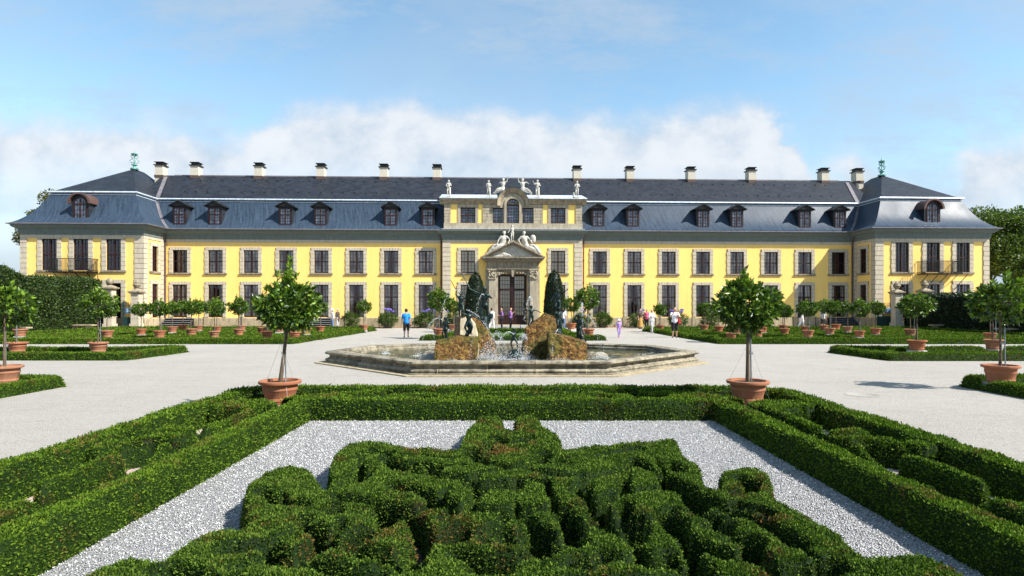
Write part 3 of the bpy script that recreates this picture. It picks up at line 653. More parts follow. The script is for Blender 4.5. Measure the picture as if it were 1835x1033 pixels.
for s, x in ((-1, XL1), (1, XR0)):                  # lower valleys follow the mansard curve
    b = MB()
    for (o1, z1), (o2, z2) in zip(prof[:-1], prof[1:]):
        b.quad((x-s*(.16-o1*0)+s*(-o1)*1, -o1-.012, z1+.03), (x+s*(-o1), -o1, z1+.035), (x+s*(-o2), -o2, z2+.035), (x-s*.16+s*(-o2), -o2-.012, z2+.03))
        b.quad((x+s*(-o1), -o1, z1+.035), (x+s*(-o1)+s*.0+s*.012, -o1-.16, z1+.03), (x+s*(-o2)+s*.012, -o2-.16, z2+.03), (x+s*(-o2), -o2, z2+.035))
    b.build('valley_lining', MATS['dull_lead'], palace)
b = MB()                                            # small snow hooks and vents on the slates
for i in range(60):
    x = -30+i*1.03
    if abs(x) < 6.5 and i % 2: continue
    for y in (2.6, 4.6): b.box(x+(.5 if y > 3 else 0)-.04, x+(.5 if y > 3 else 0)+.04, y-.06, y+.05, zb+(y-1.5)*.725, zb+(y-1.5)*.725+.06)
b.build('roof_hook', MATS['iron'], palace)['kind'] = 'stuff'
# finials
for t in apex:
    b = MB(); b.lathe([(.34, 0), (.36, .1), (.16, .22), (.12, .38), (.26, .42), (.26, .48), (.1, .52), (.05, .62), (.05, 1.25), (.16, 1.3), (.28, 1.42), (.3, 1.48), (.12, 1.52), (.05, 1.62), (0, 1.8)], (0, 0, 0), 14)
    for k in range(4):
        a = k*math.pi/2+.4; pts = [(math.cos(a)*r, math.sin(a)*r, z) for r, z in ((.05, .6), (.3, .66), (.38, .85), (.2, .98), (.1, 1.05), (.26, 1.15), (.3, 1.28), (.12, 1.34))]; b.tube(pts, .035, 6)
    b.build('finial', MATS['verdigris'], palace, True, (t[0], t[1], t[2]-.08))
# chimneys
b = MB(); b.box(-.37, .37, -.45, .45, -.9, .86); chm = b.mesh('chimney', MATS['render_chimney'])
b = MB().box(-.47, .47, -.55, .55, .86, .95).box(-.32, .32, -.38, .38, .953, 1.16).box(-.43, .43, -.5, .5, 1.163, 1.22); chc = b.mesh('cap', MATS['iron'])
b = MB().box(-.42, .42, -.5, .5, -.28, -.06); chf = b.mesh('flashing', MATS['copper_brown'])
for p in (289, 352, 465.5, 576, 688.5, 783.5, 1033.5, 1128, 1237, 1345, 1475, 1536):
    c = link('chimney', chm, palace, (S(p, -5.5), 5.5, RIDGE)); link('cap', chc, c); link('flashing', chf, c)
# dormers
def dormer(x, y, arched=False):
    w = .60; z0, z1 = 8.98, 10.72; b = MB()
    if not arched:
        b.box(-w, w, 0, 2.0, z0, z1); b.prism([(-w, z1), (w, z1), (0, z1+.33)], 0, 2.0)
        o = b.build('dormer', MATS['slate_upper'], palace, loc=(x, y, 0))
        r = MB()
        for s in (-1, 1):
            p = [(0, z1+.47), (s*.84, z1+.0), (s*.84, z1-.09), (0, z1+.36)]; r.prism(p, -.28, 2.2)
        r.prism([(-.74, z1-.0), (.74, z1-.0), (.0, z1+.35)], -.18, -.02); r.box(-.76, .76, -.12, 0, z1-.08, z1-.0); r.build('gable_roof', MATS['iron'], o)
        zt = z1-.14
        f = MB(); f.box(-.5, -.4, -.05, .05, z0+.08, zt).box(.4, .5, -.05, .05, z0+.08, zt).box(-.4, .4, -.05, .05, zt-.1, zt).box(-.4, .4, -.05, .05, z0+.08, z0+.2)
        f.box(-.045, .045, -.07, .03, z0+.2, zt-.1); f.box(-.4, -.045, -.065, .03, z0+.95, z0+1.03).box(.045, .4, -.065, .03, z0+.95, z0+1.03)
        for s in (-1, 1): f.box(s*.22-.012, s*.22+.012, -.04, .02, z0+.2, zt-.1)
        for zz in (z0+.45, z0+.7, z0+1.28): f.box(-.4, .4, -.035, .015, zz-.012, zz+.012)
        f.box(-.6, .6, -.1, 0, z0-.02, z0+.078)
    else:
        w = .72; z1 = 10.35; ar = [(w*math.cos(a), z1+w*math.sin(a)) for a in [math.pi*k/14 for k in range(15)]]
        b.prism([(w, z0-.2), (w, z1)]+ar[1:-1]+[(-w, z1), (-w, z0-.2)], 0, 2.2); o = b.build('dormer', MATS['slate_upper'], palace, loc=(x, y, 0))
        r = MB(); ou = [((w+.2)*math.cos(a), z1+(w+.16)*math.sin(a)) for a in [math.pi*k/14 for k in range(15)]]; inn = [((w+.03)*math.cos(a), z1+(w+.03)*math.sin(a)) for a in [math.pi*k/14 for k in range(15)]]
        for k in range(14): r.prism([ou[k], ou[k+1], inn[k+1], inn[k]], -.28, 2.3)
        r.build('barrel_roof', MATS['copper_brown'], o)
        f = MB(); q = .46; zt = z1
        f.box(-q-.08, -q+.02, -.05, .05, z0, zt).box(q-.02, q+.08, -.05, .05, z0, zt).box(-q, q, -.05, .05, z0, z0+.1).box(-.045, .045, -.07, .03, z0+.1, zt+.4).box(-q+.02, q-.02, -.06, .03, zt-.1, zt)
        for k in range(12):
            a0, a1 = math.pi*k/12, math.pi*(k+1)/12
            f.prism([((q+.08)*math.cos(a0), zt+(q+.08)*math.sin(a0)), ((q+.08)*math.cos(a1), zt+(q+.08)*math.sin(a1)), ((q-.02)*math.cos(a1), zt+(q-.02)*math.sin(a1)), ((q-.02)*math.cos(a0), zt+(q-.02)*math.sin(a0))], -.05, .05)
        for zz in (z0+.45, z0+.85): f.box(-q, q, -.035, .02, zz-.014, zz+.014)
        for s in (-1, 1): f.box(s*.24-.012, s*.24+.012, -.04, .02, z0+.1, zt+.25)
        f.box(-.7, .7, -.12, 0, z0-.12, z0-.02)
    f.build('frame', MATS['window_wood'], o)
    p = MB(); hw = .42; p.quad((-hw, -.01, z0+.1), (hw, -.01, z0+.1), (hw, -.01, z1-.15+(.15 if arched else 0)), (-hw, -.01, z1-.15+(.15 if arched else 0)))
    if arched:
        n = 10
        for k in range(n):
            a0, a1 = math.pi*k/n, math.pi*(k+1)/n; p.tri((0, -.01, z1), (.45*math.cos(a0), -.01, z1+.45*math.sin(a0)), (.45*math.cos(a1), -.01, z1+.45*math.sin(a1)))
    p.build('pane', MATS['dormer_glass'], o)
t = NT('dormer_glass'); n = t.noise(2.6, 3, .6); t.col(t.ramp(n, [(.35, (.02, .025, .04)), (.62, (.10, .14, .20)), (.8, (.35, .38, .42))])); t.rough(.12); t.b.inputs['Specular IOR Level'].default_value = .9
for p in (321.5, 385, 511.5, 574.5, 700, 767, 1071.5, 1134, 1259.7, 1320.5, 1442, 1505): dormer(S(p, -.05), .05)
dormer(S(145, DP-.2), -DP+.15, True); dormer(S(1670, DP-.2), -DP+.15, True)
# quoins
def quoins(b, x0, x1, y, z0, z1, front=True, h=.42):
    n = round((z1-z0)/h); q = (z1-z0)/n
    for i in range(n):
        e = .03 if i % 2 else 0; b.box(x0+(e if x0 > 0 else 0), x1-(e if x0 < 0 else 0), y-.055-(.012 if i % 2 else 0), y+.02, z0+i*q+.018, z0+(i+1)*q-.018)
for xs in (((XL0-.05, XL0+.5), (XL1-.72, XL1+.05), -DP), ((XR0-.05, XR0+.72), (XR1-.5, XR1+.05), -DP), ((XC0-.05, XC0+.68), (XC1-.68, XC1+.05), -DC)):
    for k in (0, 1):
        b = MB(); quoins(b, xs[k][0], xs[k][1], xs[2], .88, 7.5); q_ = b.build('quoin', MATS['sandstone'], palace); MB().box(xs[k][0]+.02, xs[k][1]-.02, xs[2]-.03, xs[2]+.01, .88, 7.5).build('joint', MATS['joint_mortar'], q_)
for x, s in ((XL1, 1), (XR0, -1)):                  # returns of the corner stones on the pavilion flanks and beside the inner corner
    for u0, u1 in ((-DP-.05, -DP+.55), (-.62, -.06)):
        b = MB(); n = 16; a, c = sorted((x-s*.01, x+s*.03)); jm = MB().box(a, c, u0+.06, u1-.02, .88, 7.5)
        for i in range(n):
            z = .88+i*(6.62/n); a, c = sorted((x-s*.01, x+s*.055)); b.box(a, c, u0, u1, z+.018, z+6.62/n-.018)
        q_ = b.build('quoin', MATS['sandstone'], palace); jm.build('joint', MATS['joint_mortar'], q_)
    pass
# drainpipes
for x, y in ((XL1+.16, -.12), (XC0-.22, -.12), (XC1+.22, -.12), (XR0-.16, -.12)):
    b = MB(); b.tube([(x, y-.55, 8.5), (x, y-.45, 8.25), (x, y, 7.6), (x, y, 7.2), (x, y, .2)], .065, 8); b.lathe([(.07, 0), (.15, .12), (.15, .3), (.1, .3)], (x, y-.55, 8.3), 10)
    for z in (2, 4, 6): b.lathe([(.066, 0), (.085, 0), (.085, .06), (.066, .06)], (x, y, z), 10)
    b.build('drainpipe', MATS['copper_brown'], palace, True)
# balconies
for px in (140, 1675):
    x = S(px, DP); y = -DP; b = MB(); w = 1.62; b.box(x-w, x+w, y-1.15, y-.02, 4.62, 4.72)
    for s in (-1.3, -.4, .4, 1.3): b.tube([(x+s, y-.03, 3.9), (x+s, y-1.0, 4.62)], .03, 6)
    b.tube([(x+w+.05, y-.05, 3.3), (x+w+.55, y-1.0, 4.66)], .03, 6)
    o = b.build('balcony', MATS['iron'], palace)
    r = MB()
    for zz in (4.78, 5.72): r.box(x-w, x+w, y-1.15, y-1.12, zz, zz+.05); r.box(x-w, x-w+.03, y-1.12, y, zz, zz+.05); r.box(x+w-.03, x+w, y-1.12, y, zz, zz+.05)
    for i in range(32): xx = x-w+.05+i*(2*w-.1)/31; r.box(xx-.013, xx+.013, y-1.148, y-1.122, 4.72, 5.72)
    for i in range(9):
        yy = y-1.05+i*.12
        for s in (-1, 1): r.box(x+s*(w-.02)-.013, x+s*(w-.02)+.013, yy-.013, yy+.013, 4.72, 5.72)
    r.build('railing', MATS['iron'], o)
# --- attic storey over the centre
AY = -DC+.15
b = MB(); ax0, ax1 = S(797, .4), S(1042, .4)
awin = [(S(838.5, .4), 1.32), (S(1000.2, .4), 1.32), (S(893, .4), 1.0), (S(946.3, .4), 1.0)]
z0a, z1a = 9.27, 10.66; acx = S(919, .4)
wall(b, W_(AY), ax0, ax1, 8.6, 11.0, [(s-w/2, s+w/2, z0a, z1a) for s, w in awin]+[(acx-1.1, acx+1.1, z0a, 11.0)])
b.quad((ax0, AY, 8.6), (ax0, 5, 8.6), (ax0, 5, 11.0), (ax0, AY, 11.0)); b.quad((ax1, AY, 8.6), (ax1, 5, 8.6), (ax1, 5, 11.0), (ax1, AY, 11.0))
b.build('attic_wall', MATS['yellow_plaster'], palace)
b = MB(); y = AY
b.box(ax0-.08, ax1+.08, y-.16, y-.003, 8.66, 9.26); b.box(ax0-.22, ax1+.22, y-.42, y-.164, 8.6, 8.70)     # parapet base
lx0, lx1 = S(865, .4), S(973, .4)
def blocks(b, x0, x1, z0, z1, y, pr, n, m=1):
    q = (z1-z0)/n
    for i in range(n): b.box(x0, x1, y-pr, y-.003, z0+i*q+.012, z0+(i+1)*q-.012)
for a, c in ((ax0-.05, ax0+.52), (ax1-.52, ax1+.05), (lx0, awin[2][0]-.5), (awin[3][0]+.5, lx1)): blocks(b, a, c, 9.263, 10.93, y, .07, 6)
for s, w in awin[:2]:
    b.box(s-w/2-.26, s-w/2, y-.05, y+.2, z0a, 10.93); b.box(s+w/2, s+w/2+.26, y-.05, y+.2, z0a, 10.93); b.box(s-w/2, s+w/2, y-.05, y+.2, z1a, 10.93)
for s, w in awin[2:]: b.box(s-w/2, s+w/2, y-.05, y+.2, z1a, 10.93)
# arched window field
iw, R1, zc = .56, 1.02, 10.92
for s in (-1, 1):
    a, c = sorted((acx+s*iw, acx+s*(iw+.2))); b.box(a, c, y-.14, y+.2, z0a, zc); a, c = sorted((acx+s*(iw+.2), acx+s*1.12)); 
for s in (-1, 1):
    a, c = sorted((acx+s*(iw+.2), acx+s*(abs(awin[3][0]-acx)-.5))); b.box(a, c, y-.06, y+.2, z0a, zc)
n = 20
for k in range(n):
    a0, a1 = math.pi*k/n, math.pi*(k+1)/n
    def P(r, a): return (acx+r*math.cos(a), zc+r*math.sin(a))
    b.prism([P(iw, a0), P(iw, a1), P(iw+.2, a1), P(iw+.2, a0)], y-.14, y+.2)
    b.prism([P(iw+.2, a0), P(iw+.2, a1), P(R1, a1), P(R1, a0)], y-.06, y+.2)
b.build('attic_stonework', MATS['portal_stone'], palace)
b = MB()                                            # cornice, bent up over the arch
hs_ = 1.36; xa, xb = acx-hs_, acx+hs_
cp = [(.0, 10.93), (.10, 10.97), (.14, 11.1), (.28, 11.2), (.38, 11.26), (.38, 11.38), (.44, 11.42), (.44, 11.45), (0, 11.45)]
for a, c in ((ax0, xa+.05), (xb-.05, ax1)):
    pts = cp; vs = []; fs = []
    for x in (a-(.44 if a == ax0 else 0), c+(.44 if c == ax1 else 0)): vs += [(x, y-o, z) for o, z in pts]
    m = len(pts); fs = [(q, q+1, m+q+1, m+q) for q in range(m-1)]+[tuple(range(m)), tuple(range(m, 2*m))]; b.add(vs, fs)
    b.box(a if a != ax0 else a-.3, c if c != ax1 else c+.3, y, y+.6, 10.93, 11.44)
n = 24; rp = [(.0, R1), (.12, R1+.02), (.16, R1+.12), (.34, R1+.24), (.40, R1+.30), (.44, R1+.38), (.0, R1+.38)]; vs = []; fs = []
for k in range(n+1):
    a = math.pi*k/n*1.08-math.pi*.04; vs += [(acx+r*math.cos(a), y-o, zc+.03+r*math.sin(a)) for o, r in rp]
m = len(rp); fs = [(k*m+q, k*m+q+1, (k+1)*m+q+1, (k+1)*m+q) for k in range(n) for q in range(m-1)]; b.add(vs, fs)
b.build('attic_cornice', MATS['weathered_sandstone'], palace, True)
b = MB(); b.quad((ax0-.46, y-.46, 11.455), (xa, y-.46, 11.455), (xa, 3.2, 12.5), (ax0-.46, 3.2, 12.5)); b.quad((xb, y-.46, 11.455), (ax1+.46, y-.46, 11.455), (ax1+.46, 3.2, 12.5), (xb, 3.2, 12.5))
b.box(ax0-.47, xa-.0, y-.475, y-.44, 11.41, 11.47); b.box(xb, ax1+.47, y-.475, y-.44, 11.41, 11.47); b.box(ax0-.26, ax1+.26, y-.46, y-.2, 8.703, 8.74)
for k in range(20):
    a0, a1 = math.pi*k/20, math.pi*(k+1)/20; r = R1+.41
    b.quad((acx+r*math.cos(a0), y-.47, zc+.03+r*math.sin(a0)), (acx+r*math.cos(a1), y-.47, zc+.03+r*math.sin(a1)), (acx+r*math.cos(a1), 4, zc+.03+r*math.sin(a1)), (acx+r*math.cos(a0), 4, zc+.03+r*math.sin(a0)))
b.build('attic_roof', MATS['lead'], palace)
for s, w in awin:
    h = w/2; f = MB(); f.box(s-h, s-h+.07, y+.1, y+.18, z0a, z1a).box(s+h-.07, s+h, y+.1, y+.18, z0a, z1a).box(s-h, s+h, y+.103, y+.177, z0a, z0a+.08).box(s-h, s+h, y+.103, y+.177, z1a-.08, z1a)
    big = w > 1.2
    if big: f.box(s-.05, s+.05, y+.08, y+.17, z0a, z1a).box(s-h, s+h, y+.085, y+.165, 9.93, 10.02)
    bars(f, s-h, s+h, z0a, z1a, 6 if big else 4, 6 if big else 5, .022, y+.12, y+.16)
    o = f.build('attic_window', MATS['window_wood'], palace); MB().quad((s-h, y+.17, z0a), (s+h, y+.17, z0a), (s+h, y+.17, z1a), (s-h, y+.17, z1a)).build('pane', MATS['dormer_glass'], o)
f = MB(); f.box(acx-iw, acx-iw+.07, y+.1, y+.18, z0a, zc).box(acx+iw-.07, acx+iw, y+.1, y+.18, z0a, zc).box(acx-iw, acx+iw, y+.103, y+.177, z0a, z0a+.08).box(acx-iw, acx+iw, y+.09, y+.175, zc-.05, zc+.03)
bars(f, acx-iw, acx+iw, z0a, zc-.05, 5, 6, .024, y+.12, y+.16)
for k in range(1, 6): a = math.pi*k/6; f.tube([(acx+.25*math.cos(a), y+.14, zc+.25*math.sin(a)), (acx+iw*math.cos(a), y+.14, zc+iw*math.sin(a))], .014, 5)
for r in (.25, iw-.04): f.tube([(acx+r*math.cos(math.pi*k/12), y+.14, zc+r*math.sin(math.pi*k/12)) for k in range(13)], .02, 6)
o = f.build('arched_window', MATS['window_wood'], palace); p = MB().quad((acx-iw, y+.17, z0a), (acx+iw, y+.17, z0a), (acx+iw, y+.17, zc), (acx-iw, y+.17, zc))
for k in range(12): a0, a1 = math.pi*k/12, math.pi*(k+1)/12; p.tri((acx, y+.17, zc), (acx+iw*math.cos(a0), y+.17, zc+iw*math.sin(a0)), (acx+iw*math.cos(a1), y+.17, zc+iw*math.sin(a1)))
p.build('pane', MATS['dormer_glass'], o)
# --- portal
y = -DC; px0 = S(919, 1)
portal = bpy.data.objects.new('portal', None); C.objects.link(portal); portal.parent = palace
for s in (-1, 1):
    b = MB()
    for a, c, pr in ((1.30, 1.52, .30), (1.52, 2.10, .48), (2.10, 2.40, .26)):
        x0, x1 = sorted((px0+s*a, px0+s*c)); b.box(x0, x1, y-pr, y-.003, .3, 5.05); b.box(x0-.05, x1+.05, y-pr-.06, y-.003, .05, .297)
    x0, x1 = sorted((px0+s*1.46, px0+s*2.16)); b.box(x0, x1, y-.56, y-.483, .30, .62); b.box(x0, x1, y-.56, y-.483, 4.28, 4.36)
    b.build('pilaster', MATS['portal_stone'], portal)
b = MB()
for s in (-1, 1):                                   # leafy capitals
    for k in range(34):
        xx = px0+s*random.uniform(1.5, 2.14); zz = random.uniform(4.38, 5.05); b.ball((xx, y-.5-random.uniform(0, .07), zz), random.uniform(.05, .10), 6)
    x0, x1 = sorted((px0+s*1.42, px0+s*2.2)); b.box(x0, x1, y-.62, y-.2, 5.055, 5.14)
for k in range(70):
    q = random.uniform(-1, 1); b.ball((px0+q*1.45, y-.32-random.uniform(0, .06), 4.98-.28*q*q+random.uniform(-.13, .08)), random.uniform(.04, .085), 6)
b.build('capital', MATS['portal_stone'], portal, True)
b = MB(); b.box(px0-1.52, px0+1.52, y-.3, y-.003, 5.0, 5.2)
n = 16                                              # curtain-like arched head
for k in range(n):
    q0 = -1.3+2.6*k/n; q1 = -1.3+2.6*(k+1)/n
    def zz(q): return 4.52+.30*(1-(abs(abs(q)-.62)/.68)**2)*(1 if abs(q) < 1.3 else 0)-(.12 if abs(q) < .1 else 0)
    b.prism([(px0+q0, zz(q0)), (px0+q1, zz(q1)), (px0+q1, 5.02), (px0+q0, 5.02)], y-.27, y-.02)
b.prism([(px0-.16, 5.25), (px0+.16, 5.25), (px0+.08, 4.5), (px0-.08, 4.5)], y-.5, y-.2)
b.build('door_arch', MATS['weathered_sandstone'], portal)
b = MB(); w = 2.45                                  # entablature and pediment
def moulding(b, w, y, items):
    for z0, z1, e in items: b.box(px0-w-e, px0+w+e, y-.5-e, y-.003, z0, z1)
moulding(b, w-.15, y, [(5.145, 5.30, .04), (5.30, 5.38, .08), (5.383, 5.78, .0), (5.783, 5.88, .12), (5.883, 6.0, .24), (6.003, 6.12, .42), (6.123, 6.20, .5)])
for k in range(34): xx = px0-w-.12+k*(2*w+.24)/33; b.box(xx-.035, xx+.035, y-.90, y-.745, 5.90, 5.985)
for s in (-1, 1):
    for r0, r1, pr in ((0, .10, 1.02), (.10, .2, .92), (.2, .3, .78)):
        x2 = 2.86-(r0)*1.2; ax = [(px0+s*(2.86-r0*2.1), 6.20), (px0, 7.62-r0*1.12), (px0, 7.62-r1*1.12), (px0+s*(2.86-r1*2.1), 6.20)]
        b.prism(ax, y-pr, y-.01-r0*.01)
    for k in range(13): q = (k+.7)/14; xx = px0+s*(2.3*(1-q)); zz_ = 6.28+1.02*q; b.box(xx-.035, xx+.035, y-.86, y-.77, zz_-.04, zz_+.04)
b.build('pediment', MATS['weathered_sandstone'], portal)
b = MB(); b.prism([(px0-2.25, 6.205), (px0+2.25, 6.205), (px0, 7.3)], y-.55, y-.02)
for k in range(150):
    q = random.uniform(-1.7, 1.7); zz_ = 6.28+random.random()*max(.05, (.75-.5*abs(q))); b.ball((px0+q, y-.56, zz_), random.uniform(.05, .12), 6, sy=.7)
b.build('tympanum_relief', MATS['cornice_stone'] if 'cornice_stone' in MATS else MATS['statue_stone'], portal, True)
f = MB(); yd = y+.18; h = 1.3                        # door leaves
f.box(-h, -h+.14, yd, yd+.12, .25, 4.75).box(h-.14, h, yd, yd+.12, .25, 4.75).box(-.12, .12, yd-.03, yd+.12, .25, 4.75).box(-h+.14, h-.14, yd-.035, yd+.1, 3.28, 3.46).box(-h+.14, h-.14, yd-.004, yd+.1, 4.55, 4.75)
for a, c in ((-h+.14, -.12), (.12, h-.14)):
    f.box(a, a+.1, yd+.01, yd+.09, .25, 4.55).box(c-.1, c, yd+.01, yd+.09, .25, 4.55); f.box(a+.1, c-.1, yd+.01, yd+.09, .25, 1.1); f.box(a+.16, c-.16, yd-.02, yd+.008, .4, .95)
    bars(f, a+.1, c-.1, 1.1, 3.28, 4, 6, .03, yd+.03, yd+.08); bars(f, a+.1, c-.1, 3.46, 4.55, 4, 3, .03, yd+.03, yd+.08)
d = f.build('door', MATS['door_wood'], portal)
MB().quad((-h+.1, yd+.07, 1.05), (h-.1, yd+.07, 1.05), (h-.1, yd+.07, 4.6), (-h+.1, yd+.07, 4.6)).build('pane', MATS['glass'], portal)
b = MB()
for a, c in ((-1.1, -.2), (.2, 1.1)):
    for i in range(20): x0 = a+(c-a)*i/20; x1 = a+(c-a)*(i+1)/20; b.quad((x0, yd+.10+.02*(i % 2), .9), (x1, yd+.10+.02*((i+1) % 2), .9), (x1, yd+.10+.02*((i+1) % 2), 4.6), (x0, yd+.10+.02*(i % 2), 4.6))
b.build('door_curtain', MATS['blind'], portal)
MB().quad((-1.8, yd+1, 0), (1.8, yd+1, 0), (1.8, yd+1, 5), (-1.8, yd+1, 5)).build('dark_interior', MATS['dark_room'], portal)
MB().box(px0-2.5, px0+2.5, y-1.5, y-.2, 0, .12).box(px0-2.0, px0+2.0, y-1.1, y-.2, .123, .245).build('step', MATS['path_slab'], portal)
def LW(s, d, z): return Vector((s*ct+d*st_, D0+s*st_-d*ct, z))      # palace frame -> world

# steps up to the garden doors
def stairs(px, label, n=5, w=2.4):
    s = S(px, .5); o = empty('garden_stairs', LW(s, .12, 0), R(TH), label, 'stairs', 'steps up to the garden doors')
    b = MB(); H_ = .86
    for i in range(n): b.box(-w/2, w/2, -.3*(n-i), -.3*(n-i-1), H_*(i+1)/n-.06, H_*(i+1)/n)
    for sx in (-1, 1): b.prism([(0, 0), (0.01, 0)], 0, 0) if False else None
    b.build('tread', MATS['stair_stone'], o)
    b = MB(); b.add([(-w/2+.02, -.3*n, 0), (-w/2+.02, 0, 0), (-w/2+.02, 0, H_-.065), (w/2-.02, -.3*n, 0), (w/2-.02, 0, 0), (w/2-.02, 0, H_-.065)], [(0, 1, 2), (3, 4, 5), (0, 2, 5, 3)]); b.build('stringer', MATS['iron'], o)
stairs(319, 'grey garden steps by the left corner pavilion'); stairs(571, 'grey garden steps behind the big left potted tree'); stairs(1510, 'grey garden steps by the right corner pavilion')

# ------------------------------------------------------------------ parterres of clipped box
t_top = lambda px, py, H=.36: ((px-CX)/F*(CH-H)*F/(py-HY), (CH-H)*F/(py-HY))
HB = .33
IN0, IN1, OU0, OU1 = 3.5, 3.84, 5.04, 5.42
def sd_inner(X, Y):
    A = np.abs(X)
    return U(s_box(A, Y, IN0, IN1, -1.5, 10.95), s_box(A, Y, -1, IN1, 10.6, 10.95))
hedge('box_hedge', (-4, 4, -1.5, 11.1), .04, sd_inner, HB, 'clipped box hedge directly framing the white gravel in the foreground')
def sd_outer(X, Y):
    A = np.abs(X)
    return np.maximum(U(s_box(A, Y, OU0, OU1, -1.5, 12.5), s_box(A, Y, -1, OU1, 12.1, 12.5), s_line(A, Y, [(4.6, 12.4), (5.3, 11.7)], .4)), (A+Y-17.35)*.7)
hedge('box_hedge', (-5.6, 5.6, -1.5, 12.6), .05, sd_outer, HB+.02, 'outermost box hedge of the foreground parterre, beside the open gravel')
def sd_scroll(X, Y):
    A = np.abs(X)
    b = s_box(A, Y, 4.09, 4.80, -1.5, 10.4)
    b = U(b, s_line(A, Y, [(4.06, 10.3), (4.4, 10.75), (4.9, 10.6)], .3), s_box(A, Y, 4.8, 5.1, 9.9, 10.5), s_box(A, Y, 4.8, 5.1, 7.2, 7.9), s_box(A, Y, 4.8, 5.1, 5.2, 5.7), s_box(A, Y, 4.8, 5.1, 2.9, 3.4))
    holes = [s_poly(A, Y, [(4.26, 8.30), (5.1, 8.75), (5.1, 10.15), (4.26, 9.95)]), cut(s_ell(A, Y, 4.5, 6.5, .40, 1.05), s_line(A, Y, [(4.5, 5.9), (4.45, 6.9)], .16)), cut(s_ell(A, Y, 4.46, 4.25, .36, .72, .1), s_line(A, Y, [(4.7, 4.0), (4.45, 4.5)], .16)), s_ell(A, Y, 4.46, 2.1, .3, .8),
             s_line(A, Y, [(4.02, 8.35), (4.3, 8.0), (4.62, 8.05), (4.9, 7.75)], .19), s_line(A, Y, [(4.02, 7.75), (4.2, 7.55), (4.45, 7.6)], .15), s_line(A, Y, [(4.05, 5.9), (4.2, 5.45), (4.5, 5.25), (4.9, 5.55)], .19),
             s_line(A, Y, [(4.9, 5.15), (4.7, 4.95), (4.4, 5.0)], .17), s_line(A, Y, [(4.02, 3.6), (4.3, 3.3), (4.9, 3.45)], .15)]
    return cut(b, *holes)
hedge('box_hedge', (-5, -3.9, -1.5, 11), .035, lambda X, Y: sd_scroll(X, Y), .32, 'scrolled box ornament in the border left of the white gravel')
hedge('box_hedge', (3.9, 5, -1.5, 11), .035, lambda X, Y: sd_scroll(X, Y), .32, 'scrolled box ornament in the border right of the white gravel')
def sd_back(X, Y):
    A = np.abs(X)
    b = U(cut(s_ell(X, Y, 0, 11.52, 1.5, .42), s_ell(X, Y, -.5, 11.55, .55, .16), s_ell(X, Y, .6, 11.55, .55, .16)), s_line(A, Y, [(1.2, 11.5), (1.7, 11.75), (2.2, 11.4), (1.9, 11.2)], .22),
          s_line(A, Y, [(2.6, 11.95), (3.1, 11.6), (3.7, 11.3), (4.0, 11.0)], .34), s_line(A, Y, [(3.0, 11.2), (3.5, 11.15)], .3))
    return b
hedge('box_hedge', (-4.2, 4.2, 11, 12.1), .04, sd_back, .31, 'low box scrolls in the far border of the foreground parterre')
MONO = [(-330, 1250), (-20, 1100), (90, 1060), (135, 1030), (170, 1000), (225, 990), (290, 992), (335, 962), (375, 942), (425, 938), (446, 925), (436, 905), (440, 862), (470, 840), (520, 828), (560, 834), (574, 855), (582, 866), (590, 845), (592, 815), (620, 790), (690, 785),
        (750, 798), (820, 801), (823, 790), (835, 765), (858, 742), (900, 741), (906, 765), (922, 768), (922, 743), (965, 742), (974, 758), (1005, 775), (1013, 799), (1100, 790), (1215, 782), (1228, 808), (1258, 828), (1266, 866), (1286, 872), (1290, 845), (1340, 829), (1382, 842), (1392, 890),
        (1430, 908), (1470, 925), (1540, 972), (1560, 985), (1640, 980), (1700, 1000), (1775, 1040), (1850, 1075), (2150, 1250)]
def pxh(X, Y, lst):
    r = []
    for px, py, rx, ry, a in lst:
        cx, cy = t_top(px, py); sc = cy/F; r.append(s_ell(X, Y, cx, cy+.05, rx*sc, max(.06, ry*cy*cy/(1.64*F)), a))
    return r
def pxl(X, Y, pts, w): return s_line(X, Y, [t_top(*p) for p in pts], w*1.25)
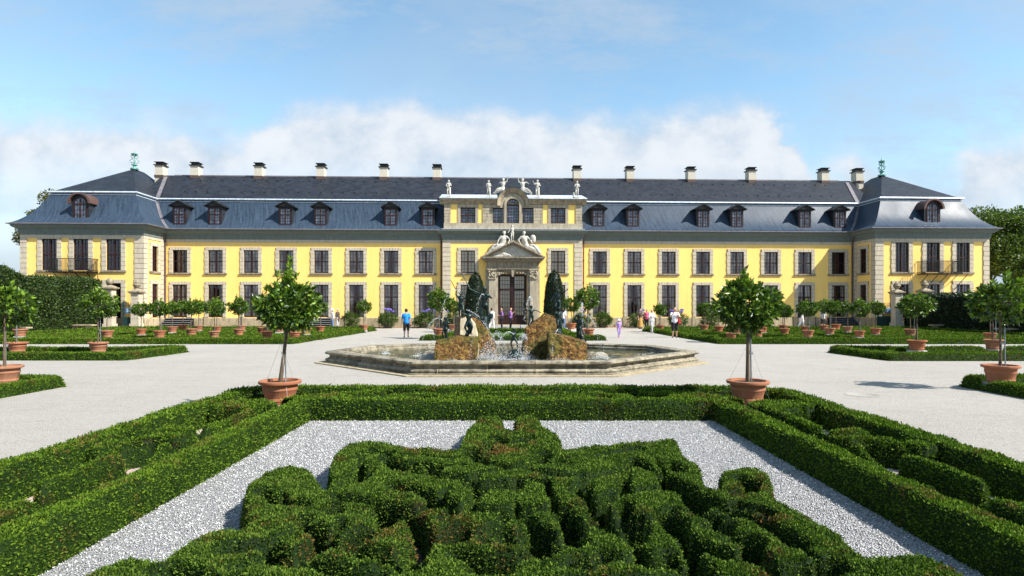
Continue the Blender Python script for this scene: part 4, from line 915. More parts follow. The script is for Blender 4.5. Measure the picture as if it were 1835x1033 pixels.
def sd_mono(X, Y):
    b = s_poly(X, Y, [t_top(*p) for p in MONO])
    H_ = pxh(X, Y, [(630, 842, 7, 13, 0), (657, 838, 7, 11, 0), (776, 838, 12, 7, 0), (688, 912, 20, 18, .2), (640, 950, 26, 12, -.3), (566, 975, 20, 12, 0), (900, 868, 34, 7, 0), (845, 868, 12, 6, 0), (1040, 874, 20, 8, 0), (1086, 925, 26, 14, .2), (1140, 938, 20, 17, 0), (1208, 935, 18, 17, 0),
                      (1160, 828, 7, 6, 0), (1190, 828, 6, 6, 0), (1217, 831, 8, 8, 0), (962, 948, 26, 14, .3), (812, 945, 24, 14, -.3), (905, 948, 14, 7, 0), (1125, 905, 10, 6, 0), (600, 905, 14, 7, .2), (880, 1010, 34, 10, 0), (1045, 1005, 34, 12, 0), (1290, 940, 28, 9, -.2), (1340, 965, 30, 7, -.2), (738, 1000, 22, 9, 0), (480, 1000, 26, 8, 0), (1238, 1010, 32, 9, 0), (1010, 825, 12, 4, 0), (420, 1010, 14, 7, 0), (1450, 1010, 30, 8, 0)])
    G_ = [pxl(X, Y, [(846, 805), (868, 826), (915, 834), (958, 826), (978, 806)], .13), pxl(X, Y, [(890, 780), (905, 790), (930, 790), (946, 778)], .09),
          pxl(X, Y, [(690, 812), (720, 830), (790, 848), (850, 852)], .10), pxl(X, Y, [(985, 850), (1050, 848), (1110, 835), (1140, 815)], .09), pxl(X, Y, [(600, 880), (660, 885), (730, 900), (762, 940), (740, 975)], .10),
          pxl(X, Y, [(560, 930), (600, 960), (660, 980), (700, 985)], .10), pxl(X, Y, [(770, 895), (840, 900), (930, 903), (1010, 900)], .09), pxl(X, Y, [(1060, 900), (1100, 880), (1180, 868), (1235, 880), (1255, 905)], .10),
          pxl(X, Y, [(1195, 850), (1240, 875), (1300, 905), (1370, 930), (1430, 965)], .11), pxl(X, Y, [(1330, 855), (1350, 862), (1345, 875), (1320, 880)], .07), pxl(X, Y, [(1240, 960), (1300, 985), (1380, 1000)], .11),
          pxl(X, Y, [(400, 975), (480, 965), (540, 1000), (620, 1015), (690, 1012)], .10), pxl(X, Y, [(470, 870), (500, 890), (540, 895)], .08), pxl(X, Y, [(820, 975), (860, 985), (930, 985), (980, 975)], .10), pxl(X, Y, [(1090, 985), (1150, 1000), (1200, 985)], .09),
          pxl(X, Y, [(300, 1010), (360, 1030), (460, 1050), (600, 1060), (760, 1050)], .11), pxl(X, Y, [(1500, 1000), (1420, 1030), (1300, 1050), (1150, 1050), (1000, 1045)], .11), pxl(X, Y, [(705, 860), (760, 875), (800, 890)], .08), pxl(X, Y, [(1010, 915), (1030, 940), (1030, 965)], .09)]
    return cut(b, *H_, *G_)
def soil_under():
    xs = np.arange(-4.2, 4.2, .07); ys = np.arange(2.4, 10.3, .07); X, Y = np.meshgrid(xs, ys); d = s_poly(X, Y, [t_top(*p) for p in MONO]).reshape(-1); nx = len(xs)
    V = np.stack([X, Y, np.full(X.shape, .012)], -1).reshape(-1, 3); i = np.arange(len(ys)-1)[:, None]*nx+np.arange(nx-1)[None]; Fq = np.stack([i, i+1, i+nx+1, i+nx], -1).reshape(-1, 4); Fq = Fq[(d[Fq] < -.14).all(1)]
    tag(link('soil', np_mesh('soil', V, Fq, MATS['soil'])), kind='structure')
soil_under()
def mono_low(X, Y):
    b = s_poly(X, Y, [t_top(*p) for p in MONO])
    nz = vnoise(X, Y, 1.5, 21); bw = b+.16*(vnoise(X, Y, 1.6, 33)-.5)+.10*(vnoise(X, Y, 3.3, 34)-.5); q = -bw/.37; k = np.maximum(np.round(q), 1)
    ring = np.maximum(np.abs(q-k)*.37-.06, (.42-nz)*.3); ring = np.maximum(ring, b+.2)
    return (1-.16*vnoise(X, Y, .9, 8))*np.where(ring < 0, .34, 1.0)
hedge('box_hedge', (-4.2, 4.2, 2.55, 10.4), .028, sd_mono, .35, 'sprawling old box ornament with crown shape on the white gravel, nearest the camera', mat='old_box_leaf', cover=2.0, size=lod(.0034, .020), low=mono_low)

def bed(label, pts, H=.25, cell=.09, w=.42, pots=(), pat=None, cover=1.8, paths=True, kk=.0018):
    """bed outlined by a hedge with scroll pattern inside; returns nothing"""
    xs = [p[0] for p in pts]; ys = [p[1] for p in pts]
    def sd(X, Y):
        o = s_poly(X, Y, pts); ring = np.maximum(o, -(o+w))
        r = ring
        if pat is not None: r = U(ring, np.maximum(pat(X, Y), o+w+.35))
        for (a, b, rr) in pots: r = np.maximum(r, -(np.hypot(X-a, Y-b)-rr))
        return r
    def low(X, Y): return np.where(s_poly(X, Y, pts) < -w, .55, 1.0)
    hedge('box_hedge', (min(xs)-.2, max(xs)+.2, min(ys)-.2, max(ys)+.2), cell, sd, H, label, cover=cover, size=lod(kk), edge=.1, low=low, group='parterre beds around the fountain')
def pat_strips(X, Y, sx=1.0, f=1.0):
    w = Y+.5*np.sin(X*.8+np.sin(Y*.7))
    return np.minimum(np.abs(((w/2.7) % 1.0)-.5)*2.7-.42, np.maximum(np.abs(((X/3.1) % 1.0)-.5)*3.1-.2, 0*X-.2))
def pat_scroll(X, Y):
    q = vnoise(X, Y, .55, 31)*7; return np.abs((q % 1.0)-.5)*1.1-.20

# ------------------------------------------------------------------ potted citrus trees
PR = [(.0, 0), (.24, 0), (.27, .01), (.275, .06), (.285, .065), (.285, .10), (.275, .11), (.315, .26), (.325, .27), (.325, .31), (.315, .32), (.335, .37), (.355, .375), (.39, .385), (.40, .41), (.395, .44), (.37, .45), (.335, .445), (.32, .40), (.0, .39)]
pot_me = MB().lathe(PR, n=32).mesh('pot', MATS['terracotta'], True)
soil_me = MB().lathe([(.33, .402), (.2, .41), (.0, .425)], n=20).mesh('soil', MATS['soil'], True)
plinth_me = MB().tbox((0, 0, -.16), .56, .56, .158, .54, .54).mesh('plinth', MATS['path_slab'])
def crown_mesh(name, r, h, zc, n_cl, n_leaf, leaf, seed, shoots=3, mat='citrus_leaf', xo=0.0, asp=.50):
    g = np.random.default_rng(seed); P = []; A = []
    u = unit(g.normal(size=(n_cl, 3))); u[:, 2] = u[:, 2]*.9+.08
    rad = g.uniform(.35, 1.0, n_cl)**.5; lumps = 1+.22*(g.random(n_cl)-.5)
    cc = u*(rad*lumps)[:, None]*np.array([r, r, h])
    for c in cc:
        m = int(n_leaf/n_cl*g.uniform(.6, 1.4)); d = unit(c[None]/np.array([r, r, h])+g.normal(size=(m, 3))*.75+np.array([0, 0, .10])); s = g.random((m, 1))
        P.append(c+d*s*.09+g.normal(size=(m, 3))*.02); A.append(unit(d+np.array([0, 0, -.25])*g.random((m, 1))))
    P = np.concatenate(P); A = np.concatenate(A)
    P = np.concatenate([P]); tw = MB()
    for k in range(shoots):
        a = g.uniform(0, 6.28); q = g.uniform(0, .45)*r; x, y = q*math.cos(a), q*math.sin(a); L = .62 if k == 0 and shoots > 5 else g.uniform(.16, .42); lean = g.normal(size=2)*.12
        m = int(L*75); t = g.random(m); z0 = h*.82
        pts = np.stack([x+lean[0]*t*L, y+lean[1]*t*L, z0+t*L], 1); P = np.concatenate([P, pts]); aa = g.uniform(0, 6.28, m)
        A = np.concatenate([A, unit(np.stack([np.cos(aa)*.7, np.sin(aa)*.7, np.full(m, .75)], 1))])
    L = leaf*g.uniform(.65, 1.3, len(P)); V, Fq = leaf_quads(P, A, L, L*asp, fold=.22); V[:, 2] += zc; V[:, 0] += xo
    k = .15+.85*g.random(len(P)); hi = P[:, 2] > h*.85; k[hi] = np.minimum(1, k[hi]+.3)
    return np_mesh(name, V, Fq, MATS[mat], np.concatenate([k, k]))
def trunk_mesh(zc, h, r, lean, seed, rad=.03, xo=0.0):
    g = random.Random(seed); b = MB(); zt = zc-h*.55
    pts = [(-lean, 0, .38), (-lean*.7+g.uniform(-.01, .01), g.uniform(-.01, .01), .38+(zt-.38)*.35), (-lean*.25, g.uniform(-.015, .015), .38+(zt-.38)*.7), (0, 0, zt), (0, 0, zc)]
    b.tube(pts, [rad*1.25, rad, rad*.9, rad*.85, rad*.5], 9)
    for k in range(9):
        a = k*2.4+g.random(); q = g.uniform(.45, .85); b.tube([(0, 0, zt+g.uniform(0, h*.5)), (q*.4*r*math.cos(a), q*.4*r*math.sin(a), zc+g.uniform(-.15, .1)*h), (q*r*math.cos(a), q*r*math.sin(a), zc+g.uniform(-.3, .7)*h)], [rad*.5, rad*.35, rad*.12], 6)
    if xo: b.v = [(x+xo*min(1, max(0, (z-.4)/(zt-.4))), y_, z) for x, y_, z in b.v]
    return b.mesh('trunk', MATS['bark'], True)
stake_me = MB().tube([(.09, .06, .36), (.07, .05, 1.45)], .014, 8).box(.03, .095, -.015, .065, .95, .985).mesh('stake', MATS['galvanised'], True)
VAR = []
for i in range(5):
    h = [.52, .46, .56, .48, .5][i]; r = [.60, .56, .62, .66, .55][i]; zc = [1.95, 1.85, 2.02, 1.9, 1.8][i]
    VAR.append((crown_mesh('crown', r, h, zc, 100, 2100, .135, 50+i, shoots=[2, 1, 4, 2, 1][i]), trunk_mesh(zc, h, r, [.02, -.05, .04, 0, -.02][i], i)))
def potted(loc, scale, var, label, group, rz=0.0, big=None, plinth=True, stake=True, pz=None):
    o = empty('potted_tree', loc, rz, label, 'potted tree', group, scale)
    link('pot', pot_me, o); link('soil', soil_me, o)
    cm, tm = VAR[var] if big is None else big
    link('trunk', tm, o); link('crown', cm, o)
    if plinth: link('plinth', plinth_me, o)
    if stake: link('stake', stake_me, o)
    return o
# the two big ones in the foreground
for k, (px, rx, hh, zc, lean, sd, shoots, lab) in enumerate(((502, .55, .46, 1.84, -.0, 5, 7, 'large potted citrus tree at the left corner of the foreground hedge'), (1340, .56, .50, 1.84, .0, 9, 4, 'large potted citrus tree at the right corner of the foreground hedge'))):
    X = (px-CX)/F*11.45; sc = .96
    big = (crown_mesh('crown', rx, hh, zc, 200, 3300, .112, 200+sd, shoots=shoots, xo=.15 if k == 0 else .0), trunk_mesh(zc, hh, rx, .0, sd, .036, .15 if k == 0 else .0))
    o = potted((X, 11.45, .17), sc, 0, lab, 'pair of large potted trees in the foreground', big=big)
    w = MB()
    for a, l in ((2.7, 1.0), (-.9, .9), (.9, .8)): w.tube([(.02, 0, 1.2), (math.cos(a)*l*.5, math.sin(a)*l*.5, .1)], .0018, 4)
    w.build('guy_wire', MATS['galvanised'], o)
    if k == 0: o.children[0]
# all the others: photo column, row of the pot's foot, size
T_LF = [(192, 604), (253, 599), (286, 604), (309, 595), (328, 591), (343, 600), (356, 592), (384, 604), (389, 594), (428, 600), (433, 592), (470, 597), (479, 605), (501, 594), (521, 598), (528, 607), (549, 598), (574, 594), (652, 591)]
T_RF = [(1183, 591), (1262, 591), (1288, 594), (1310, 608), (1320, 598), (1334, 592), (1358, 602), (1367, 595), (1403, 591), (1406, 598), (1442, 593), (1448, 603), (1476, 591), (1487, 598), (1498, 590), (1519, 594), (1540, 603), (1569, 598), (1631, 601), (1774, 608)]
POTXY = []
pots_by = {}
def spot(px, py, z=.2): p = gp(px, py, z); return p
def tree_row(lst, where, group, key):
    pots_by[key] = []
    for i, (px, py) in enumerate(sorted(lst)):
        p = spot(px, py); Y = p.y; sc = .83*random.uniform(.93, 1.07)
        row = 'set near the palace wall' if py < 595 else ('in the front rank' if py > 602 else 'in the middle rank')
        potted((p.x, p.y, .17), sc, random.randrange(5), f'small potted citrus tree, {ORD[i]} from the left in the {where}', group, random.uniform(0, 6.3), stake=random.random() < .5)
        pots_by[key].append((p.x, p.y, .42))
tree_row(T_LF, 'far left parterre', 'potted trees in the far left parterre', 'LF'); tree_row(T_RF, 'far right parterre', 'potted trees in the far right parterre', 'RF')
def single(px, py, sc, var, label, key, z=.17):
    p = gp(px, py, z); potted((p.x, p.y, z), sc, var, label, 'potted trees around the fountain', random.uniform(0, 6)); pots_by.setdefault(key, []).append((p.x, p.y, .45))
single(8, 687, .93, 3, 'large potted citrus tree at the left edge, on the nearest left bed', 'LC'); single(1793, 687, .96, 0, 'large potted citrus tree at the right edge, on the nearest right bed', 'RC')
single(176, 632, .9, 2, 'potted citrus tree on the middle left bed, right of its neighbour', 'LA'); single(31, 632, .9, 1, 'potted citrus tree on the middle left bed, nearer the left edge', 'LA')
single(1643, 628, .92, 3, 'potted citrus tree on the middle right bed, left of its neighbour', 'RA'); single(1780, 626, .9, 2, 'potted citrus tree on the middle right bed, near the right edge', 'RA')
single(36, 603, .95, 4, 'potted citrus tree before the tall left hedge', 'LF')
single(787, 603, 1.0, 2, 'potted citrus tree behind the left of the fountain, in front of its pair', 'CB'); single(812, 592, .92, 1, 'potted citrus tree behind the left bronze figures', 'CB')
single(1024, 590, 1.0, 4, 'potted citrus tree behind the right fountain rock', 'CB'); single(1053, 604, 1.05, 2, 'potted citrus tree with tall shoot right of the fountain rock', 'CB')

bed('clipped bed at the left edge beside the foreground parterre', [(-24, 1), (-10.95, 1), (-10.95, 15.0), (-11.2, 15.25), (-24, 15.25)], pots=pots_by['LC'], pat=pat_scroll, cell=.06, kk=.0022)
bed('clipped bed at the right edge beside the foreground parterre', [(24, 1), (24, 15.25), (11.3, 15.25), (10.95, 15.0), (10.95, 1)], pots=pots_by['RC'], pat=None, cell=.06, kk=.0022)
bed('clipped bed left of the fountain with two potted trees', [(-27, 22.1), (-13.9, 22.1), (-13.7, 26.0), (-14.3, 26.2), (-16, 25.3), (-27, 25.2)], pots=pots_by['LA'], pat=pat_scroll)
bed('clipped bed right of the fountain with two potted trees', [(27, 21.9), (27, 25.6), (15, 25.7), (14.0, 26.0), (13.3, 25.8), (13.5, 21.9)], pots=pots_by['RA'], pat=pat_scroll)
bed('wide far bed in front of the left palace wing', [(-31, 31.4), (-11.2, 31.4), (-10.6, 47.6), (-11.4, 48.6), (-31, 48.6)], pots=pots_by['LF'], pat=pat_strips, cell=.11)
bed('wide far bed in front of the right palace wing', [(31, 31.4), (31, 48.6), (10.8, 48.6), (10.1, 47.2), (10.6, 31.4)], pots=pots_by['RF'], pat=pat_strips, cell=.11)
bed('small bed behind the fountain in front of the portal', [(-5.2, 34.4), (5.3, 34.4), (3.9, 38.5), (3.9, 44.6), (-3.9, 44.6), (-3.9, 38.5)], pots=pots_by['CB'], pat=None, cell=.09)
structure('grass_patch', MB().quad((-3.6, 36.0, .006), (3.6, 36.0, .006), (3.6, 44.0, .006), (-3.6, 44.0, .006)), 'grass')

# yew cones by the portal
for px, top, label in ((852, 489, 'dark clipped yew cone left of the portal'), (993, 485, 'dark clipped yew cone right of the portal')):
    Y = 50.5; c = at(px, 547, Y); zt = CH+(HY-top)/F*Y; o = empty('yew_cone', (c.x, Y, 0), 0, label, 'topiary', 'yew cones beside the portal')
    V, Fq = [], []
    th = np.linspace(0, 1, 16); ph = np.linspace(0, 2*math.pi, 25); T_, P_ = np.meshgrid(th, ph, indexing='ij'); rr = .92*np.sqrt(np.clip(1-T_**1.9, 0, 1))*(1-.12*(1-T_))+.0
    rr = rr*(1+.08*(vnoise(P_*2, T_*4, 1.5, 4)-.5)); V = np.stack([rr*np.cos(P_), rr*np.sin(P_), .55+T_*(zt-.55)], -1).reshape(-1, 3); i = np.arange(15)[:, None]*25+np.arange(24)[None]; Fq = np.stack([i, i+1, i+26, i+25], -1).reshape(-1, 4)
    leafy('crown', V, Fq, 'yew_leaf', lambda c: np.full(len(c), .13), 2.2, o, spread=.9)
    MB().tube([(0, 0, 0), (0, 0, .9)], .1, 8).build('trunk', MATS['bark'], o)
    MB().lathe([(0, 0), (.42, 0), (.5, .5), (.54, .52), (.54, .58), (.46, .58), (.45, .5), (0, .5)], n=20).build('tub', MATS['terracotta'], o, True)

# agapanthus and other plants along the wall
def strap_plant(loc, label, flowers, seed, sc=1.0):
    g = np.random.default_rng(seed); o = empty('tub_plant', loc, 0, label, 'potted plant', 'tub plants along the palace wall', sc)
    MB().lathe([(0, 0), (.2, 0), (.25, .22), (.27, .23), (.27, .27), (.22, .27), (0, .25)], n=18).build('tub', MATS['bark'], o, True)
    link('leaves', crown_mesh('leaves', .44, .36, .42, 60, 1300, .20, seed, shoots=0, mat='tub_leaf', asp=.16), o)
    if flowers:
        for k in range(flowers):
            a = g.uniform(0, 6.28); q = g.uniform(.15, .6); z = g.uniform(.88, 1.08); b = MB(); x, y = q*math.cos(a), q*math.sin(a)
            st = MB().tube([(x*.2, y*.2, .4), (x*.7, y*.7, .9), (x, y, z)], .008, 5)
            for m in range(26): d = Vector(g.normal(size=3)).normalized(); b.ball((x+d.x*.06, y+d.y*.06, z+d.z*.05), .022, 4)
            f = b.build('flower', MATS['violet'], o); st.build('stalk', MATS['grass'], f)
for i, (px, fl) in enumerate(((630, 0), (696, 9), (760, 5), (812, 3), (1080, 0), (1041, 4), (1143, 3), (1213, 8), (1275, 0), (505, 0))):
    p = LW(S(px, 1.4), 1.4+.2*(i % 2), 0); fx = {0: 'plain green', 3: 'lightly flowering', 4: 'lightly flowering', 5: 'lightly flowering', 8: 'violet-flowering', 9: 'violet-flowering'}[fl]
    strap_plant(p, f'{fx} tub plant with arching leaves against the palace wall, {ORD[sorted([630,696,760,812,1080,1041,1143,1213,1275,505]).index(px)]} from the left', fl, 70+i, 1.55)
# thin posts along the wall
for i, px in enumerate((364, 432, 543, 617, 679, 743, 1116, 1175, 1240, 1300, 1360, 1421, 1462)):
    p = LW(S(px, .5), .5, 0); o = MB().tube([(0, 0, 0), (0, 0, .9)], .035, 8).lathe([(.05, .88), (.055, .92), (0, .97)], n=8).build('wall_post', MATS['iron'], None, True, p)
    tag(o, f'thin dark post at the foot of the palace wall, {ORD[i]} from the left', 'post', 'posts along the palace wall')
structure('kerb', MB().box(XL1+.5, XC0-.5, -.62, -.50, 0, .06).box(XC1+.5, XR0-.5, -.62, -.5, 0, .06), 'terracotta')
bpy.data.objects['kerb'].location = (0, D0, 0); bpy.data.objects['kerb'].rotation_euler = (0, 0, R(TH))

# ------------------------------------------------------------------ tall hedges and trees
tall_hedge('tall_hedge', -35.0, 53.0, -33.6, 36.0, 2.0, 4.0, 'tall loose hornbeam hedge at the left in front of the corner pavilion', topn=1.0, lump=.6)
tall_hedge('tall_hedge', -33.6, 36.0, -44, 35.6, 2.0, 4.2, 'tall hornbeam hedge continuing off the left edge', topn=.9)
tall_hedge('tall_hedge', 34.2, 52.0, 33.0, 37.0, 1.8, 2.75, 'tall clipped dark hedge at the right edge beside the gate', mat='yew_leaf', lump=.12, topn=.12)
tall_hedge('tall_hedge', 33.0, 37.0, 46, 36.4, 1.8, 2.75, 'dark clipped hedge continuing off the right edge', mat='yew_leaf', lump=.12, topn=.12)
def big_tree(loc, H, cr, label, seed, mat='tree_leaf', n=26, leaf=.24, dens=1.1):
    g = np.random.default_rng(seed); rd = random.Random(seed); o = empty('broadleaf_tree', loc, 0, label, 'tree', 'trees beyond the palace')
    b = MB(); th = H*.35; b.tube([(0, 0, 0), (.1, 0, th*.5), (0, .1, th), (.1, .1, H*.7)], [H*.03, H*.024, H*.02, H*.008], 10); P = []; A = []
    for k in range(n):
        a = rd.uniform(0, 6.28); e = rd.uniform(-.45, 1.4); q = rd.uniform(.45, .95); c = np.array([cr*q*math.cos(a)*math.cos(e), cr*q*math.sin(a)*math.cos(e), H*.6+H*.36*q*math.sin(e)])
        b.tube([(0, 0, th+rd.uniform(0, H*.2)), tuple(c*np.array([.5, .5, .85])), tuple(c)], [H*.009, H*.006, .02], 6)
        r = cr*rd.uniform(.26, .42); m = int(dens*r*r*4*3.14*2.6/(leaf*leaf)); u = unit(g.normal(size=(m, 3))); s = g.random((m, 1))**.45*(1+.25*(vnoise(u[:, :1]*3+k, u[:, 1:2]*3, 1.5, k)-.5))
        P.append(c+u*s*r*np.array([1, 1, .75])); A.append(unit(u+g.normal(size=(m, 3))*.7+np.array([0, 0, -.1])))
    P = np.concatenate(P); A = np.concatenate(A); L = leaf*g.uniform(.6, 1.4, len(P)); V, Fq = leaf_quads(P, A, L, L*.6)
    b.build('trunk', MATS['bark'], o, True); link('crown', np_mesh('crown', V, Fq, MATS[mat], .15+.85*g.random(len(Fq))), o); return o
def tree_at(px, top, Y, cr, label, seed, **k):
    p = at(px, top, Y); big_tree((p.x, Y, 0), p.z*1.0, cr, label, seed, **k)
tree_at(1775, 372, 64, 4.8, 'leafy green tree just right of the palace roof', 1)
tree_at(1840, 372, 60, 5.4, 'leafy green tree cut by the right edge of the view', 2)
tree_at(1905, 372, 66, 5.5, 'big green tree beyond the right hedge, mostly out of view', 3)
tree_at(1862, 455, 54, 2.6, 'lower green tree in front of the others by the right pavilion', 4, n=18)
tree_at(130, 322, 78, 4.0, 'yellowish tree peeping over the left pavilion roof', 5, mat='autumn_leaf')
tree_at(90, 350, 82, 3.2, 'yellowish tree left of the left pavilion roof, lower than its neighbour', 6, mat='autumn_leaf')
tree_at(15, 482, 58, 3.6, 'rounded green tree behind the left hedge', 7, n=22)

# ------------------------------------------------------------------ gate piers, gates, benches, manhole
def pier(p, rz, label, h=2.9, urn=True):
    o = empty('gate_pier', p, rz, label, 'gate pier', 'stone gate piers')
    b = MB(); b.box(-.38, .38, -.38, .38, 0, .5)
    for i in range(6): q = (h-.5)/6; b.box(-.31, .31, -.31, .31, .503+i*q, .5+(i+1)*q-.02)
    b.box(-.29, .29, -.29, .29, .5, h-.01); b.build('shaft', MATS['sandstone'], o)
    MB().tbox((0, 0, h), .66, .66, .12, .92, .92).box(-.48, .48, -.48, .48, h+.122, h+.22).tbox((0, 0, h+.222), .82, .82, .16, .36, .36).build('cap', MATS['weathered_sandstone'], o)
    if urn: MB().lathe([(.16, 0), (.12, .08), (.22, .2), (.3, .36), (.26, .46), (.2, .5), (.24, .54), (.12, .62), (.08, .72), (0, .76)], (0, 0, h+.36), 16).build('urn', MATS['weathered_sandstone'], o, True)
    else: MB().lathe([(.12, 0), (.1, .1)], (0, 0, h+.36), 12).ball((0, 0, h+.68), .28, 14).build('stone_ball', MATS['weathered_sandstone'], o, True)
pier(LW(S(245, 4.2), 4.2, 0), R(TH), 'stone gate pier with urn at the corner of the left pavilion'); pier(LW(S(197, 4.4), 4.4, 0), R(TH), 'stone pier topped by a ball rising from the left hedge', 3.2, False)
pier(LW(S(1607, 4.4), 4.4, 0), R(TH), 'stone gate pier with urn left of the dark right hedge'); pier(LW(S(1657, 4.6), 4.6, 0), R(TH), 'stone gate pier with urn rising behind the dark right hedge', 3.0)
def gate(px0_, px1_, d, label):
    a, c = S(px0_, d), S(px1_, d); o = empty('iron_gate', LW(a, d, 0), R(TH), label, 'gate', 'green iron gates'); w = c-a; b = MB()
    for z in (.12, 1.0, 1.9): b.box(0, w, -.02, .02, z, z+.05)
    n = int(w/.12)
    for i in range(n+1): x = w*i/n; b.box(x-.011, x+.011, -.011, .011, .05, 2.2)
    b.box(-.04, .04, -.04, .04, 0, 2.3).box(w-.04, w+.04, -.04, .04, 0, 2.3); b.build('bars', MATS['green_iron'], o)
    MB().box(.05, w-.05, -.008, .008, .17, .98).build('mesh_panel', MATS['green_iron'], o)
    s = MB().box(w*.3, w*.3+.75, -.06, -.03, 1.35, 1.75).build('sign', MATS['sign_blue'], o)
    b = MB()
    for i, wd in enumerate((.5, .35, .42)): b.box(w*.3+.08, w*.3+.08+wd, -.066, -.061, 1.66-i*.1, 1.69-i*.1)
    b.build('sign_lines', MATS['sign_white'], s)
gate(221, 237, 4.3, 'green iron gate beside the left pavilion'); gate(1573, 1600, 3.6, 'green iron gate with blue notice beside the right pavilion')
MB().box(0, 0, 0, 0, 0, 0)
sc_ = empty('fence', LW(S(1621, 4.3), 4.3, 0), R(TH), 'short trellis fence between the right gate piers', 'fence'); b = MB(); b.box(0, .08, -.04, .04, 0, 1.5).box(1.5, 1.58, -.04, .04, 0, 1.5).box(.083, 1.497, -.03, .03, 1.35, 1.42); b.build('frame', MATS['iron'], sc_)
b = MB()
for k in range(3): b.tube([(.08, 0, .1+k*.42), (1.5, 0, .5+k*.42)], .015, 5).tube([(.08, 0, .5+k*.42), (1.5, 0, .1+k*.42)], .015, 5)
b.build('lattice', MATS['iron'], sc_)
def bench(p, rz, label, L=2.1):
    o = empty('stone_bench', p, rz, label, 'bench', 'stone benches before the tall hedges'); b = MB().box(-L/2, L/2, -.25, .25, .43, .52).box(-L/2+.04, L/2-.04, -.22, .22, .40, .428); b.build('seat', MATS['plinth_stone'], o)
    for s in (-1, 1):
        x = s*(L/2-.38); b = MB(); b.prism([(x-.22, 0), (x+.22, 0), (x+.15, .10), (x+.11, .22), (x+.2, .397), (x-.2, .397), (x-.11, .22), (x-.15, .10)], -.17, .17); b.build('leg', MATS['weathered_sandstone'], o)
bench(gp(147, 594), R(-60) if False else R(-8), 'stone bench before the left hedge, farther from the left edge'); bench(gp(28, 600), R(-8), 'stone bench before the left hedge at the left edge')
bench(gp(1690, 594), R(8), 'shaded stone bench before the dark right hedge, nearer the gate'); bench(gp(1812, 603), R(8), 'shaded stone bench before the dark right hedge at the right edge')
p = gp(1545, 708); b = MB().lathe([(0, .0), (.34, .0), (.36, .008), (.30, .012), (.29, .006), (0, .008)], n=32); tag(b.build('manhole_cover', MATS['manhole'], None, True, (p.x, p.y, -.003)), 'round pale manhole cover in the gravel on the right', 'manhole cover')

# ------------------------------------------------------------------ the fountain
FP = [(-2.8, 17.3), (2.8, 17.3), (6.45, 21.15), (5.7, 24.4), (3.0, 25.9), (-3.0, 25.9), (-5.7, 24.4), (-6.45, 21.15)]
ft = empty('fountain_basin', (0, 21.5, 0), 0, 'wide low stone fountain basin with moulded rim', 'fountain')
fl = [(x, y-21.5) for x, y in FP]
b = MB(); sweep(b, fl, [(.06, 0), (.06, .06), (-.03, .07), (-.03, .075), (.0, .13), (-.03, .17), (-.12, .20), (-.15, .25), (-.11, .29), (-.03, .31), (.0, .345), (-.01, .385), (-.06, .415), (-.2, .425), (-.38, .415), (-.43, .38), (-.43, .3), (-.48, .28), (-.48, -.1)])
b.build('rim', MATS['basin_stone'], ft, True)
b = MB(); sweep(b, fl, [(.30, .004), (.30, .035), (.055, .035)]); b.build('base_slab', MATS['plinth_stone'], ft)
b = MB()
for i in range(8):
    a, c = Vector(fl[i]), Vector(fl[(i+1) % 8]); L = (c-a).length; n = max(2, round(L/1.45)); d = (c-a)/L; nn = Vector((d.y, -d.x))
    for k in range(n):
        q = a+d*L*(k+.5)/n if i % 2 == 0 else a+d*L*(k+.4)/n
        for (o1, z1), (o2, z2) in zip([(.003, .075), (.004, .13), (-.026, .17), (-.116, .20), (-.146, .25), (-.106, .29), (-.026, .31), (.004, .345), (-.006, .388), (-.056, .419)], [(.004, .13), (-.026, .17), (-.116, .20), (-.146, .25), (-.106, .29), (-.026, .31), (.004, .345), (-.006, .388), (-.056, .419), (-.36, .424)]):
            w = d*.012; p1 = q+nn*o1; p2 = q+nn*o2; b.quad((p1.x-w.x, p1.y-w.y, z1), (p1.x+w.x, p1.y+w.y, z1), (p2.x+w.x, p2.y+w.y, z2), (p2.x-w.x, p2.y-w.y, z2))
b.build('joint', MATS['plinth_stone'], ft)
wv = [(x*.96, 21.5+(y-21.5)*.93, .20) for x, y in FP]; b = MB()
def water_mesh():
    xs = np.arange(-6.6, 6.6, .07); ys = np.arange(17.2, 26.1, .07); X, Y = np.meshgrid(xs, ys); d = s_poly(X, Y, [(a, c) for a, c, _ in wv]); src = [(-1.0, 20.0), (.05, 19.3), (1.2, 20.2), (-2.6, 19.6), (-.4, 21.0), (2.8, 20.0), (.6, 20.4), (-3.6, 21.5), (3.4, 21.5)]
    z = .2+.018*(vnoise(X, Y, 3, 1)-.5)+.012*(vnoise(X, Y, 8, 2)-.5)
    for i, (a, c) in enumerate(src): r = np.hypot(X-a, Y-c); z += .035*np.exp(-r*1.1)*np.sin(r*14+i)+.07*np.exp(-(r/.35)**2)*vnoise(X, Y, 14, i)
    nx = len(xs); V = np.stack([X, Y, z], -1).reshape(-1, 3); i = np.arange(len(ys)-1)[:, None]*nx+np.arange(nx-1)[None]; Fq = np.stack([i, i+1, i+nx+1, i+nx], -1).reshape(-1, 4); dd = d.reshape(-1); Fq = Fq[(dd[Fq] < .1).all(1)]
    me = np_mesh('water', V, Fq, MATS['pool_water']); me.polygons.foreach_set('use_smooth', [True]*len(me.polygons)); tag(link('water', me), kind='structure')
water_mesh()
